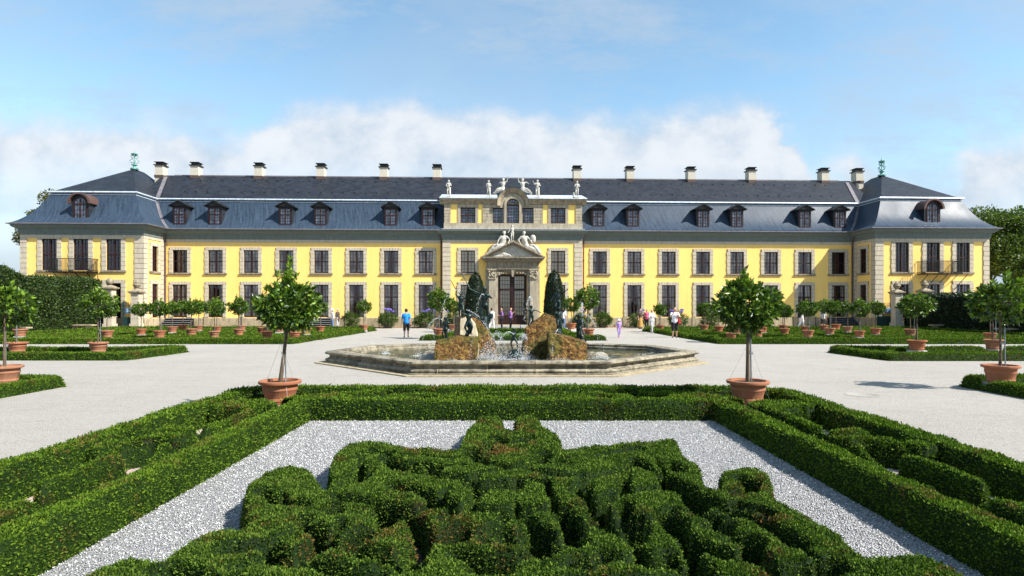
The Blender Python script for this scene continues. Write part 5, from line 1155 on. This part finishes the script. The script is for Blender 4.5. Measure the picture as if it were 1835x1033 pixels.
def rock(label, pts, seed, cuts=9, amp=.055, mat='fountain_rock'):
    bm = bmesh.new(); vs = [bm.verts.new(p) for p in pts]; bmesh.ops.convex_hull(bm, input=vs); bmesh.ops.triangulate(bm, faces=bm.faces)
    loose = [v for v in bm.verts if not v.link_faces]; bmesh.ops.delete(bm, geom=loose, context='VERTS')
    for _ in range(2): bmesh.ops.subdivide_edges(bm, edges=[e for e in bm.edges if e.calc_length() > .5], cuts=1, use_grid_fill=True); bmesh.ops.triangulate(bm, faces=bm.faces)
    for _ in range(3): bmesh.ops.subdivide_edges(bm, edges=[e for e in bm.edges if e.calc_length() > .11], cuts=1, use_grid_fill=True); bmesh.ops.triangulate(bm, faces=bm.faces)
    bm.normal_update(); o = Vector((seed*7.1, 0, 0))
    for v in bm.verts:
        n = mnoise.noise(v.co*1.8+o)*.9+mnoise.noise(v.co*5+o)*.7+mnoise.noise(v.co*12+o)*.45; v.co += v.normal*n*amp
    me = bpy.data.meshes.new('fountain_rock'); bm.to_mesh(me); bm.free(); me.materials.append(MATS[mat]); tag(link('fountain_rock', me), label, 'rock', 'rocks in the fountain')
def prismpts(pl, y0, y1, dy=.25):
    r = []
    for px, py, Y0, Y1 in pl:
        for Y in (Y0, Y1):
            p = at(px, py, Y0); r.append((p.x, Y, max(p.z, -.05)))
    return r
YL = 20.2
rock('low ochre rock at the left of the fountain', prismpts([(779, 652, 19.6, 20.9), (852, 652, 19.4, 20.9), (853, 607, 19.8, 20.8), (818, 603, 19.9, 20.8), (783, 612, 19.9, 20.8), (779, 630, 19.7, 20.9)], 0, 0), 1)
rock('tall leaning ochre rock with pale face at the left of the fountain', prismpts([(815, 652, 20.8, 22.2), (893, 648, 20.9, 22.4), (884, 616, 21.0, 22.2), (871, 588, 21.1, 22), (846, 565, 21.2, 21.8), (822, 572, 21.0, 21.8)], 0, 0), 2)
rock('tall ochre rock at the right of the fountain', prismpts([(935, 652, 20.6, 22.2), (1004, 652, 20.7, 22.4), (1003, 602, 20.9, 22.2), (992, 566, 21.1, 21.9), (978, 562, 21.1, 21.8), (944, 588, 20.9, 22.0), (936, 622, 20.8, 22.2)], 0, 0), 3)
rock('low square ochre rock at the right of the fountain', prismpts([(985, 656, 18.9, 20.9), (1054, 648, 19.3, 20.9), (1053, 617, 19.5, 20.8), (1016, 606, 19.5, 20.8), (1003, 600, 19.1, 20.8), (985, 600, 19.1, 20.7)], 0, 0), 4, amp=.07)
rock('dark upright stone slab at the left of the tall left rock', prismpts([(813, 650, 20.75, 21.3), (824, 650, 20.75, 21.3), (825, 570, 20.8, 21.3), (815, 566, 20.8, 21.3)], 0, 0), 6, amp=.02, mat='dark_rock')
rock('pale smooth cut stone before the tall left rock', prismpts([(824, 650, 20.72, 21.3), (858, 650, 20.75, 21.3), (857, 607, 20.8, 21.3), (852, 582, 20.85, 21.3), (840, 567, 20.85, 21.3), (825, 572, 20.8, 21.3)], 0, 0), 7, amp=.025, mat='pale_rock')
for i, (px, py, r, lab) in enumerate(((775, 640, .3, 'small wet boulder in the water left of the low left rock'), (1005, 640, .3, 'small wet boulder under the right rocks'), (1068, 642, .3, 'small wet boulder at the right end of the rocks'), (860, 638, .22, 'small wet boulder below the tall left rock'))):
    p = gp(px, py, .2); b = MB(); b.ball((0, 0, 0), r, 14, sx=1.5, sy=1.1, sz=.75); me = b.mesh('boulder', MATS['wet_rock'] if 'wet_rock' in MATS else MATS['basin_stone'], 'all')
    for v in me.vertices: v.co += v.co.normalized()*mnoise.noise(v.co*6+Vector((i, 0, 0)))*.06
    tag(link('boulder', me, None, (p.x, p.y, .2)), lab, 'rock')

# ------------------------------------------------------------------ figures
def remesh_obj(mb, name, mat, voxel=.02, parent=None, extra=None, smooth_it=3):
    me = mb.mesh('tmp', mat); o = link('tmp', me); m = o.modifiers.new('r', 'REMESH'); m.mode = 'VOXEL'; m.voxel_size = voxel; m.use_smooth_shade = True
    s = o.modifiers.new('s', 'SMOOTH'); s.iterations = smooth_it; s.factor = .5
    dg = bpy.context.evaluated_depsgraph_get(); dg.update(); nm = bpy.data.meshes.new_from_object(o.evaluated_get(dg)); nm.name = name
    bpy.data.objects.remove(o); bpy.data.meshes.remove(me)
    if extra is not None:
        bm = bmesh.new(); bm.from_mesh(nm); em = extra.mesh('e', mat, 'all'); bm.from_mesh(em); bm.to_mesh(nm); bm.free()
    nm.polygons.foreach_set('use_smooth', [True]*len(nm.polygons))
    nm.materials.clear(); nm.materials.append(mat); return link(name, nm, parent)
BASE = dict(pel=(0, 0, .95), wst=(0, 0, 1.08), chs=(0, 0, 1.30), nck=(0, .01, 1.47), hed=(0, -.02, 1.63), sL=(-.175, 0, 1.41), eL=(-.235, .02, 1.13), wL=(-.25, -.06, .89), sR=(.175, 0, 1.41), eR=(.235, .02, 1.13), wR=(.25, -.06, .89),
            hL=(-.09, 0, .93), kL=(-.10, -.02, .51), aL=(-.11, .02, .09), tL=(-.12, -.14, .035), hR=(.09, 0, .93), kR=(.10, -.02, .51), aR=(.11, .02, .09), tR=(.12, -.14, .035))
def J(**k): d = dict(BASE); d.update(k); return {a: Vector(v) for a, v in d.items()}
def hand(b, w, e, fist=False):
    d = (w-e).normalized(); s = d.cross(Vector((0, 1, .2))).normalized(); n = d.cross(s)
    ds = [(-.03, .070, .008), (-.010, .080, .0085), (.010, .074, .008), (.028, .058, .007)]
    for o, L, r in ds:
        a = w+d*.085+s*o; m = a+d*L*.55+n*.012; b.cap(a, r, m, r*.95, 6).cap(m, r*.95, m+d*L*.35+n*.022, r*.75, 6)
    a = w+d*.035-s*.032; b.cap(a, .010, a-s*.022+d*.04+n*.008, .008, 6)
def body_parts(b, j, k=1.0, head=1.0, bust=False):
    c = b.cap
    c(j['pel']+Vector((-.06, 0, 0)), .115*k, j['pel']+Vector((.06, 0, 0)), .115*k); c(j['pel'], .13*k, j['wst'], .115*k); c(j['wst'], .115*k, j['chs'], .135*k)
    sd = (j['sR']-j['sL'])*.32; c(j['chs']-sd*.55, .115*k, j['chs']+sd*.55, .115*k); c(j['sL'], .065*k, j['sR'], .065*k); c(j['chs'], .10*k, j['nck'], .062*k); c(j['nck'], .055*k, j['hed'], .05)
    up = (j['hed']-j['nck']).normalized(); f = Vector((0, -1, 0)); h = j['hed']; hr = head
    c(h-up*.02*hr, .078*hr, h+up*.045*hr, .092*hr); c(h-up*.06*hr+f*.028*hr, .048*hr, h-up*.02*hr+f*.02*hr, .065*hr); c(h+f*.085*hr-up*.005, .014*hr, h+f*.105*hr-up*.03*hr, .017*hr)
    for s in (-1, 1): c(h+Vector((s*.088*hr, .01, -.02*hr)), .016*hr, h+Vector((s*.092*hr, .01, .02*hr)), .018*hr)
    for s in 'LR':
        c(j['s'+s], .058*k, j['e'+s], .043*k); c(j['e'+s], .043*k, j['w'+s], .028*k); dd = (j['w'+s]-j['e'+s]).normalized(); c(j['w'+s], .028*k, j['w'+s]+dd*.08, .034*k)
        c(j['h'+s], .095*k, j['k'+s], .060*k); m = j['k'+s].lerp(j['a'+s], .35); c(j['k'+s], .056*k, m, .056*k); c(m, .056*k, j['a'+s], .036*k); c(j['a'+s]-Vector((0, 0, .03)), .036, j['t'+s], .03)
def person(loc, h, face, j, label, top, bottom, hair, sleeves='short', shorts=False, skirt=None, hat=None, top_len=0, bag=None, child=False, shoes='cloth_black'):
    """face: heading in degrees, 0 looks at the camera, 180 looks at the palace"""
    o = empty('person', loc, R(face), label, 'person', None, h/1.75)
    b = MB(); body_parts(b, j, 1.0, 1.18 if child else 1.0); ex = MB()
    for s in 'LR': hand(ex, j['w'+s], j['e'+s])
    hd = j['hed']
    for s in (-1, 1): ex.ball((hd.x+s*.034, hd.y-.083, hd.z+.012), .012, 6)
    remesh_obj(b, 'body', MATS['skin'], .02, o, ex)
    c = MB(); g = .016                                     # shirt
    c.cap(j['wst']-Vector((0, 0, .12+top_len)), .14+g, j['chs'], .145+g, 12); sd = (j['sR']-j['sL'])*.32; c.cap(j['chs']-sd*.6, .12+g, j['chs']+sd*.6, .12+g); c.cap(j['sL'], .07+g, j['sR'], .07+g)
    c.cap(j['pel']+Vector((-.06, 0, -top_len*.5)), .12+g, j['pel']+Vector((.06, 0, .02-top_len*.5)), .12+g)
    for s in 'LR':
        e = j['s'+s].lerp(j['e'+s], .8) if sleeves == 'short' else j['e'+s]; c.cap(j['s'+s], .064+g, e, .052+g)
        if sleeves == 'long': c.cap(j['e'+s], .05+g, j['w'+s].lerp(j['e'+s], .08), .035+g)
    if sleeves != 'none' or True: remesh_obj(c, 'shirt', MATS[top], .022, o)
    c = MB()
    if skirt:
        c.lathe([(.14, 1.02), (.17, .95), (.22, .6), (.28, skirt), (.27, skirt), (0, skirt+.05)], (j['pel'].x, j['pel'].y, 0), 18); c.build('skirt', MATS[bottom], o, True)
    else:
        c.cap(j['pel']+Vector((-.065, 0, 0)), .128, j['pel']+Vector((.065, 0, 0)), .128)
        for s in 'LR':
            c.cap(j['h'+s], .108, j['k'+s].lerp(j['h'+s], -.12 if shorts else 0), .082)
            if not shorts: c.cap(j['k'+s], .078, j['a'+s]+Vector((0, 0, .02)), .062)
        remesh_obj(c, 'shorts' if shorts else 'trousers', MATS[bottom], .022, o)
    c = MB()
    for s in 'LR': c.cap(j['a'+s]+Vector((0, .03, -.045)), .044, j['t'+s]+Vector((0, -.02, .005)), .036)
    remesh_obj(c, 'shoes', MATS[shoes], .02, o)
    c = MB(); k = 1.18 if child else 1.0
    if hair and hair != 'bald':
        c.cap(hd+Vector((0, .022, .02)), .098*k, hd+Vector((0, .012, .065)), .090*k, 12)
        if hair in ('hair_brown',) or skirt: c.cap(hd+Vector((0, .05, -.01)), .085*k, hd+Vector((0, .06, -.09)), .06)
        remesh_obj(c, 'hair', MATS[hair], .018, o)
    if hat: MB().lathe([(0, .13), (.07, .125), (.105, .08), (.115, .03), (.19, -.01), (.19, -.02), (.11, .02)], (hd.x, hd.y, hd.z+.04), 18).build('hat', MATS[hat], o, True)
    if bag:
        kind, m = bag; c = MB()
        if kind == 'backpack': c.box(j['chs'].x-.14, j['chs'].x+.14, j['chs'].y+.13, j['chs'].y+.28, j['chs'].z-.32, j['chs'].z+.1)
        else: c.box(.2, .32, -.14, .14, .82, 1.08); c.tube([(.24, 0, 1.07), (.1, -.16, 1.3), (-.12, -.05, 1.47), (-.05, .14, 1.35), (.24, .05, 1.07)], .014, 6)
        me = c.mesh(kind, MATS[m]); q = link(kind, me, o); bv = q.modifiers.new('b', 'BEVEL'); bv.width = .03; bv.segments = 3
    return o
walk = dict(kL=(-.10, -.16, .53), aL=(-.10, -.20, .12), tL=(-.11, -.36, .06), kR=(.10, .02, .50), aR=(.10, .26, .15), tR=(.11, .14, .05), eL=(-.25, .10, 1.15), wL=(-.27, .08, .90), eR=(.25, -.06, 1.15), wR=(.27, -.2, .95))
fold = dict(eL=(-.26, 0, 1.14), wL=(-.10, -.24, 1.18), eR=(.26, 0, 1.14), wR=(.10, -.24, 1.12))
cam_up = dict(eL=(-.24, -.16, 1.22), wL=(-.08, -.26, 1.50), eR=(.24, -.16, 1.22), wR=(.08, -.26, 1.50))
gest = dict(eL=(-.25, -.12, 1.2), wL=(-.14, -.3, 1.4))
def P(px, py): return gp(px, py)
person(P(728, 606), 1.76, 186, J(**walk), 'man in bright blue T-shirt and black shorts walking away towards the palace', 'cloth_blue', 'cloth_black', 'hair_dark', shorts=True)
person(LW(S(596, 2.6), 2.6, 0), 1.66, -60, J(), 'person in white top and blue jeans standing by the left garden steps', 'cloth_white', 'cloth_jeans', 'hair_grey', hat='cloth_white')
person(LW(S(605, 2.4), 2.4, 0), 1.66, 70, J(), 'grey-haired person in long dark coat by the left garden steps', 'cloth_brown', 'cloth_grey', 'hair_grey', 'long', top_len=.25)
person(P(881, 590), 1.72, 150, J(**walk), 'person dressed all in white walking left of the portal', 'cloth_white', 'cloth_white', 'hair_dark', 'long', top_len=.1, shoes='cloth_white')
person(P(899, 589.5), 1.72, -80, J(**fold), 'bald man in violet shirt with folded arms and dark bag before the portal', 'cloth_violet', 'cloth_black', 'bald', bag=('shoulder_bag', 'cloth_black'))
person(P(915, 589.5), 1.74, 75, J(**gest), 'man in violet shirt gesturing before the portal', 'cloth_violet', 'cloth_black', 'bald')
person(P(1009, 591), 1.76, 150, J(), 'person in white with light blue trousers behind the right fountain rock', 'cloth_white', 'cloth_jeans', 'hair_brown', bag=('backpack', 'cloth_grey'))
person(P(1109, 605.5), 1.13, 10, J(**{**walk, 'eL': (-.25, 0, 1.15), 'wL': (-.26, -.08, .9)}), 'small girl in lilac clothes and pale sun hat right of the fountain', 'cloth_lilac', 'cloth_lilac', 'hair_brown', hat='cloth_white', child=True, shoes='cloth_pink')
person(P(1147, 589.8), 1.68, 30, J(), 'woman in dark top and long ochre skirt near the palace wall', 'cloth_brown', 'cloth_ochre', 'hair_dark', skirt=.18)
person(P(1159, 589.5), 1.62, -20, J(**fold), 'person in pink top near the palace wall', 'cloth_pink', 'cloth_black', 'hair_dark')
person(P(1168, 598), 1.68, 20, J(**{**walk, **fold}), 'man in white shirt and grey trousers carrying a coat', 'cloth_white', 'cloth_grey', 'hair_grey', shoes='cloth_grey')
person(P(1209, 605.5), 1.84, -5, J(**cam_up), 'person in white and orange top and dark shorts taking a picture', 'cloth_white', 'cloth_black', 'hair_brown', shorts=True, bag=('shoulder_bag', 'bag_red'))
person(P(1375, 589.8), 1.66, 95, J(**walk), 'person in black walking behind the large right potted tree', 'cloth_black', 'cloth_black', 'hair_dark', 'long')
person(P(1436, 590), 1.68, 100, J(**walk), 'person in white walking past the right wing', 'cloth_white', 'cloth_white', 'hair_brown', bag=('backpack', 'cloth_black'), shoes='cloth_white')
person(P(1475, 589.5), 1.64, 170, J(), 'person in pale shorts hidden behind a potted tree on the right', 'cloth_grey', 'cloth_black', 'hair_dark', shorts=True)

def statue(loc, h, face, j, label, mat, group, k=1.15, head=1.15, drape=None, extra=None, base=None, name='statue', voxel=.028):
    o = empty(name, loc, R(face), label, 'statue', group, h/1.75); b = MB(); body_parts(b, j, k, head); hd = j['hed']
    for q in range(14): a = q*2.4; b.ball((hd.x+.075*head*math.cos(a), hd.y+.02+.07*head*math.sin(a), hd.z+.05+.05*(q % 3)*.6), .035*head, 6)
    if drape:
        for p0, r0, p1, r1 in drape: b.cap(p0, r0, p1, r1)
    ex = MB()
    for s in 'LR': hand(ex, j['w'+s], j['e'+s])
    remesh_obj(b, 'body', MATS[mat], voxel, o, ex, 2)
    if base: b = MB(); b.box(-base[0], base[0], -base[1], base[1], -.12, .02); b.build('base', MATS[mat], o)
    if extra: extra(o)
    return o
DR1 = [((-.05, 0, 1.0), .15, (-.14, .02, .45), .13), ((.1, .05, .95), .13, (.12, .1, .2), .12), ((-.1, -.05, .8), .1, (.1, .05, .3), .12)]
GA = 'white statues on the attic cornice'
def att(px, py, d=.75): s = S(px, d); return LW(s, d, 0)+Vector((0, 0, ZB(py, px, d)))
bare = dict(kL=(-.14, -.10, .52), aL=(-.10, .0, .1), wR=(.16, -.3, 1.15), eR=(.28, -.1, 1.15))
zt_ = lambda px: Vector((0, 0, 0))
def attic_st(px, j, label, face=0, dr=DR1[1:2], h=1.42): s = S(px, .55); p = LW(s, .55, 11.6 if abs(px-919) > 60 else 11.6); statue(p, h, face, j, label, 'statue_stone', GA, drape=dr, base=(.26, .24))
attic_st(804, J(**{**bare, 'wL': (-.05, -.28, 1.0), 'eL': (-.28, -.05, 1.12)}), 'white statue holding a sheaf at the left end of the attic')
attic_st(875.5, J(**{**fold, 'kR': (.12, -.12, .52)}), 'white statue with crossed arms, second from the left on the attic')
attic_st(963, J(**{**bare, 'eL': (-.3, -.05, 1.3), 'wL': (-.42, -.15, 1.52)}), 'white statue raising one hand, second from the right on the attic', h=1.5)
attic_st(1034, J(**{**bare, 'eL': (-.26, -.1, 1.15), 'wL': (-.1, -.28, 1.25)}), 'white statue with small companion at the right end of the attic', dr=[((-.35, 0, .02), .14, (-.35, 0, .45), .1)])
def seat(sx): return J(pel=(0, 0, .42), wst=(0, 0, .55), chs=(sx*-.03, 0, .80), nck=(sx*-.05, 0, .98), hed=(sx*-.04, -.02, 1.14), sL=(-.2, 0, .92), sR=(.16, 0, .92), eL=(-.36, -.02, .98), wL=(-.42, -.1, 1.26), eR=(.34, 0, .95), wR=(.46, -.1, .85),
                       hL=(-.09, 0, .42), hR=(.09, 0, .42), kL=(sx*.42-.05, -.15, .34), kR=(sx*.42+.05, -.1, .22), aL=(sx*.74, -.12, .02), aR=(sx*.78, 0, -.18), tL=(sx*.86, -.2, -.06), tR=(sx*.92, -.08, -.26))
for px, sx, lab in ((901, -1, 'white seated cherub left of the attic arch'), (937, 1, 'white seated cherub right of the attic arch')):
    j = seat(sx)
    if sx < 0: j['eL'], j['wL'], j['eR'], j['wR'] = Vector((-.3, 0, .9)), Vector((.0, -.3, .95)), Vector((.36, -.02, 1.02)), Vector((.44, -.1, 1.32))
    s = S(px, .5); statue(LW(s, .5, 11.95), 1.75, 0, j, lab, 'statue_stone', GA, drape=[((sx*.05, 0, .3), .2, (sx*.5, 0, .15), .16)], k=1.2, head=1.25)
GP = 'white statues on the portal pediment'
statue(LW(S(918, 1.2), 1.2, 7.62), 1.35, 0, J(**{**walk, 'eL': (-.3, 0, 1.25), 'wL': (-.42, -.1, 1.0), 'eR': (.3, 0, 1.5), 'wR': (.36, -.05, 1.75)}), 'white standing cherub at the apex of the pediment', 'statue_stone', GP, base=(.2, .2), k=1.25, head=1.3)
def reclin(sx): return J(pel=(0, 0, .22), wst=(sx*-.06, 0, .38), chs=(sx*-.16, 0, .66), nck=(sx*-.22, 0, .86), hed=(sx*-.20, -.02, 1.04), sL=(sx*-.18-.2, -.02, .80), sR=(sx*-.18+.2, -.02, .80), eL=(sx*-.2-.38, -.05, .58), wL=(sx*-.1-.35, -.15, .35), eR=(sx*-.2+.40, -.05, .62), wR=(sx*-.1+.42, -.2, .42),
                         hL=(-.06, -.05, .2), hR=(.06, .05, .2), kL=(sx*.48, -.12, .22), kR=(sx*.42, .02, .02), aL=(sx*.88, -.1, -.28), aR=(sx*.85, .05, -.36), tL=(sx*1.04, -.14, -.36), tR=(sx*1.0, 0, -.46))
for px, sx, lab in ((898, -1, 'white reclining robed figure on the left slope of the pediment'), (944, 1, 'white reclining robed figure with shield on the right slope of the pediment')):
    dr = [((0, 0, .15), .22, (sx*.5, 0, -.05), .18), ((sx*.4, 0, -.02), .17, (sx*.85, 0, -.33), .1), ((sx*-.2, .08, .5), .18, (0, .08, .15), .2), ((sx*-.3, .05, .1), .16, (sx*.1, .05, .05), .2)]
    if sx > 0: dr += [((sx*.42, .05, .55), .2, (sx*.42, .0, .75), .2), ((sx*.62, 0, .1), .15, (sx*.9, 0, -.25), .1)]
    statue(LW(S(px, 1.15), 1.15, 6.95), 2.25, 0, reclin(sx), lab, 'statue_stone', GP, drape=dr, k=1.2, head=1.15)

# bronze figures of the fountain
GB = 'bronze figures of the fountain'
def rod(pts, r=.02, nm='staff'):
    return lambda o: MB().tube(pts, r, 7).build(nm, MATS['bronze'], o, True)
def bz(px, foot, top, Y, face, j, label, **k):
    a = at(px, foot, Y); h = (foot-top)/F*Y*1.02; statue((a.x, Y, a.z), h, face, j, label, 'bronze', GB, name='bronze_figure', **k)
bz(840, 604, 556, 20.3, 10, J(kL=(-.26, -.12, .62), aL=(-.10, -.02, .25), tL=(-.2, -.15, .2), kR=(.2, -.25, .66), aR=(.12, -.12, .2), tR=(.16, -.3, .15), pel=(0, 0, .88), eL=(-.38, -.05, 1.48), wL=(-.5, -.1, 1.72), eR=(.4, -.05, 1.28), wR=(.62, -.15, 1.12)), 'bronze child riding with outstretched arms on the low left rock', drape=[((-.12, .05, .1), .14, (.1, 0, .5), .13), ((.1, 0, .5), .12, (-.05, .1, .8), .14)], k=1.2, head=1.2)
bz(798, 615, 570, 20.2, -20, J(eL=(-.26, -.2, 1.35), wL=(-.2, -.35, 1.6), eR=(.28, .05, 1.35), wR=(.1, .1, 1.6), kL=(-.14, -.18, .6), aL=(-.05, -.05, .15)), 'slim bronze figure with raised arms at the left end of the rocks', drape=[((0, 0, 0), .2, (.05, .05, .4), .12), ((.05, .1, .4), .1, (-.1, .12, .9), .08)], k=1.1)
bz(826, 572, 524, 21.4, 0, J(eL=(-.32, -.05, 1.55), wL=(-.3, -.1, 1.85), eR=(.3, 0, 1.3), wR=(.45, -.1, 1.5), kR=(.16, -.2, .55), aR=(.1, .05, .15)), 'bronze boy with raised arm high on the tall left rock', k=1.15, head=1.15, extra=rod([(-.3, -.1, 1.85), (-.62, -.2, 2.45)]))
bz(868, 586, 517, 21.6, -10, J(eL=(-.42, -.05, 1.5), wL=(-.62, -.1, 1.68), eR=(.30, .1, 1.28), wR=(.12, -.1, 1.42), kL=(-.16, -.1, .55), aL=(-.04, .0, .1), kR=(.14, .1, .5), aR=(.2, .28, .25)), 'tall bronze figure aiming a long trident on the left rocks', k=1.05, drape=[((0, 0, 0), .22, (0, .05, .35), .16), ((.1, .05, .3), .12, (.3, .1, .5), .1)],
   extra=lambda o: MB().tube([(-.95, -.15, 2.3), (-.62, -.1, 1.68), (.1, -.02, 1.35)], .022, 7).tube([(-.95, -.15, 2.3), (-1.05, -.15, 2.55)], .015, 6).tube([(-.98, -.15, 2.35), (-1.16, -.15, 2.45)], .015, 6).build('trident', MATS['bronze'], o, True))
bz(952, 588, 549, 21.2, 15, J(eL=(-.4, -.1, 1.45), wL=(-.62, -.2, 1.5), eR=(.42, 0, 1.38), wR=(.68, -.05, 1.25), kL=(-.2, -.15, .5), aL=(-.26, -.05, .08), kR=(.14, .02, .5), aR=(.18, .1, .08)), 'bronze archer leaning left with drawn bow on the tall right rock', k=1.1, drape=[((0, 0, 0), .2, (.1, .1, .4), .14)],
   extra=lambda o: MB().tube([(-.35, -.2, 2.3), (-.66, -.22, 2.0), (-.75, -.22, 1.5), (-.66, -.22, 1.0), (-.35, -.2, .65)], .025, 7).tube([(-.35, -.2, 2.3), (-.1, -.1, 1.45), (-.35, -.2, .65)], .008, 5).build('bow', MATS['bronze'], o, True))
bz(1000, 566, 521, 21.3, -15, J(eL=(-.3, -.05, 1.3), wL=(-.42, -.15, 1.1), eR=(.36, -.08, 1.55), wR=(.6, -.15, 1.72), kL=(-.16, -.2, .62), aL=(-.1, .05, .3), kR=(.16, -.1, .5)), 'bronze cherub with one arm raised to the right, high on the right rocks', k=1.2, head=1.25, drape=[((0, .1, 0), .22, (0, .1, .6), .18)])
bz(1001, 602, 552, 20.0, 25, J(eL=(-.3, -.15, 1.3), wL=(-.15, -.32, 1.5), eR=(.35, -.05, 1.5), wR=(.38, -.1, 1.78), kL=(-.2, -.25, .68), aL=(-.12, -.1, .3), tL=(-.16, -.25, .2), kR=(.12, -.12, .5)), 'bronze child crouching on the square right rock', k=1.2, head=1.2, drape=[((0, 0, .05), .24, (.05, .02, .5), .14)])
bz(1038, 617, 566, 20.2, -30, J(eL=(-.28, -.12, 1.5), wL=(-.1, -.28, 1.7), eR=(.34, 0, 1.25), wR=(.5, -.1, 1.05), kR=(.2, -.2, .55), aR=(.24, .0, .1)), 'bronze figure on the low right end of the rocks', k=1.15, drape=[((0, 0, 0), .26, (.1, .05, .45), .16), ((.2, 0, .1), .12, (.5, -.1, .3), .07)])
bz(921, 628, 590, 19.6, 0, J(eL=(-.36, -.05, 1.2), wL=(-.46, -.15, .98), eR=(.38, -.05, 1.45), wR=(.5, -.15, 1.8), kL=(-.25, -.1, .6), aL=(-.12, 0, .12), kR=(.25, -.18, .62), aR=(.3, -.1, .15)), 'bronze child balancing on a dark ball in the middle of the fountain', k=1.2, head=1.2, extra=rod([(.48, -.15, 1.6), (.52, -.15, 2.1)]))
p = at(922, 640, 19.6); b = MB(); b.ball((0, 0, 0), .24, 16, sz=.95); tag(b.build('ball', MATS['bronze'], None, 'all', (p.x, 19.6, .36)), 'dark bronze ball carrying the central fountain child', 'ball')

# water jets and spray
def jets():
    g = np.random.default_rng(5); P = []; Sz = []
    def jet(a, b, h, n=160, sp=.018):
        a = np.array(a); b = np.array(b); t = g.random(n)
        p = a+(b-a)*t[:, None]; p[:, 2] += 4*h*t*(1-t); p += g.normal(size=(n, 3))*sp*(.3+t[:, None]*1.6); P.append(p); Sz.append(g.uniform(.004, .010, n))
    def burst(c, r, h, n): n = int(n*.75); h = h*.8; u = g.normal(size=(n, 3)); q = np.array(c)+u*np.array([r, r, 0])*.5; q[:, 2] = c[2]+np.abs(u[:, 2])*h*.5*np.exp(-(u[:, 0]**2+u[:, 1]**2)*.4); P.append(q); Sz.append(g.uniform(.004, .012, n))
    W = .22
    V_ = lambda px, py, Y: tuple(at(px, py, Y))
    jet(V_(793, 574, 20.2), V_(744, 605, 19.4)[:2]+(W,), .5, 170); jet(V_(826, 527, 21.3), V_(770, 600, 20)[:2]+(W,), .9, 220); jet(V_(836, 556, 20.2), V_(905, 640, 19)[:2]+(W,), .35, 200); jet(V_(955, 550, 21), V_(934, 636, 19)[:2]+(W,), 1.0, 260)
    jet(V_(1043, 566, 20.2), V_(1085, 640, 19.4)[:2]+(W,), .5, 200); jet(V_(1042, 560, 20.4), V_(1046, 640, 19.4)[:2]+(W,), .9, 260); jet(V_(921, 600, 19.5), V_(880, 650, 18.6)[:2]+(W,), .4, 200); jet(V_(868, 530, 21.5), V_(842, 640, 19.3)[:2]+(W,), .7, 160)
    jet(V_(880, 610, 20.8), V_(912, 645, 19.2)[:2]+(W,), .5, 300, .05); jet(V_(945, 610, 20.8), V_(925, 645, 19.2)[:2]+(W,), .45, 300, .05); jet(V_(1000, 590, 19.6), V_(985, 650, 18.6)[:2]+(W,), .2, 120)
    for c, r, h, n in (((-.75, 19.9, W), .45, .95, 1500), ((.35, 19.5, W), .5, .6, 1300), ((-.1, 19.2, W), .7, .35, 1200), ((-2.7, 20.3, W), .3, .6, 450), ((1.4, 19.0, W), .5, .3, 600), ((2.9, 20.3, W), .35, .35, 500), ((-3.2, 21.2, W), .3, .2, 250), ((-1.9, 19.0, W), .5, .12, 300), ((3.6, 19.6, W), .5, .1, 260), ((-4.2, 20.6, W), .3, .12, 200), ((-4.6, 22.2, W), .2, .25, 200)): burst(c, r, h, n)
    P = np.concatenate(P); Sz = np.concatenate(Sz); Sz = Sz*.95; base = np.array([[1, 0, 0], [0, 1, 0], [-1, 0, 0], [0, -1, 0], [0, 0, 1.4], [0, 0, -1.4]]); V = (P[:, None]+base[None]*Sz[:, None, None]).reshape(-1, 3)
    q = np.array([[0, 1, 4, 4], [1, 2, 4, 4], [2, 3, 4, 4], [3, 0, 4, 4], [1, 0, 5, 5], [2, 1, 5, 5], [3, 2, 5, 5], [0, 3, 5, 5]])[:, :3]; Fa = (np.arange(len(P))[:, None, None]*6+q[None]).reshape(-1, 3); me = bpy.data.meshes.new('water_spray'); me.vertices.add(len(V)); me.vertices.foreach_set('co', V.astype(np.float32).ravel())
    me.loops.add(len(Fa)*3); me.loops.foreach_set('vertex_index', Fa.astype(np.int32).ravel()); me.polygons.add(len(Fa)); me.polygons.foreach_set('loop_start', np.arange(0, len(Fa)*3, 3, dtype=np.int32)); me.update(calc_edges=True); me.materials.append(MATS['foam'])
    tag(link('water_spray', me), 'white jets and splashing drops of the fountain', 'water spray', kind='stuff')
jets()
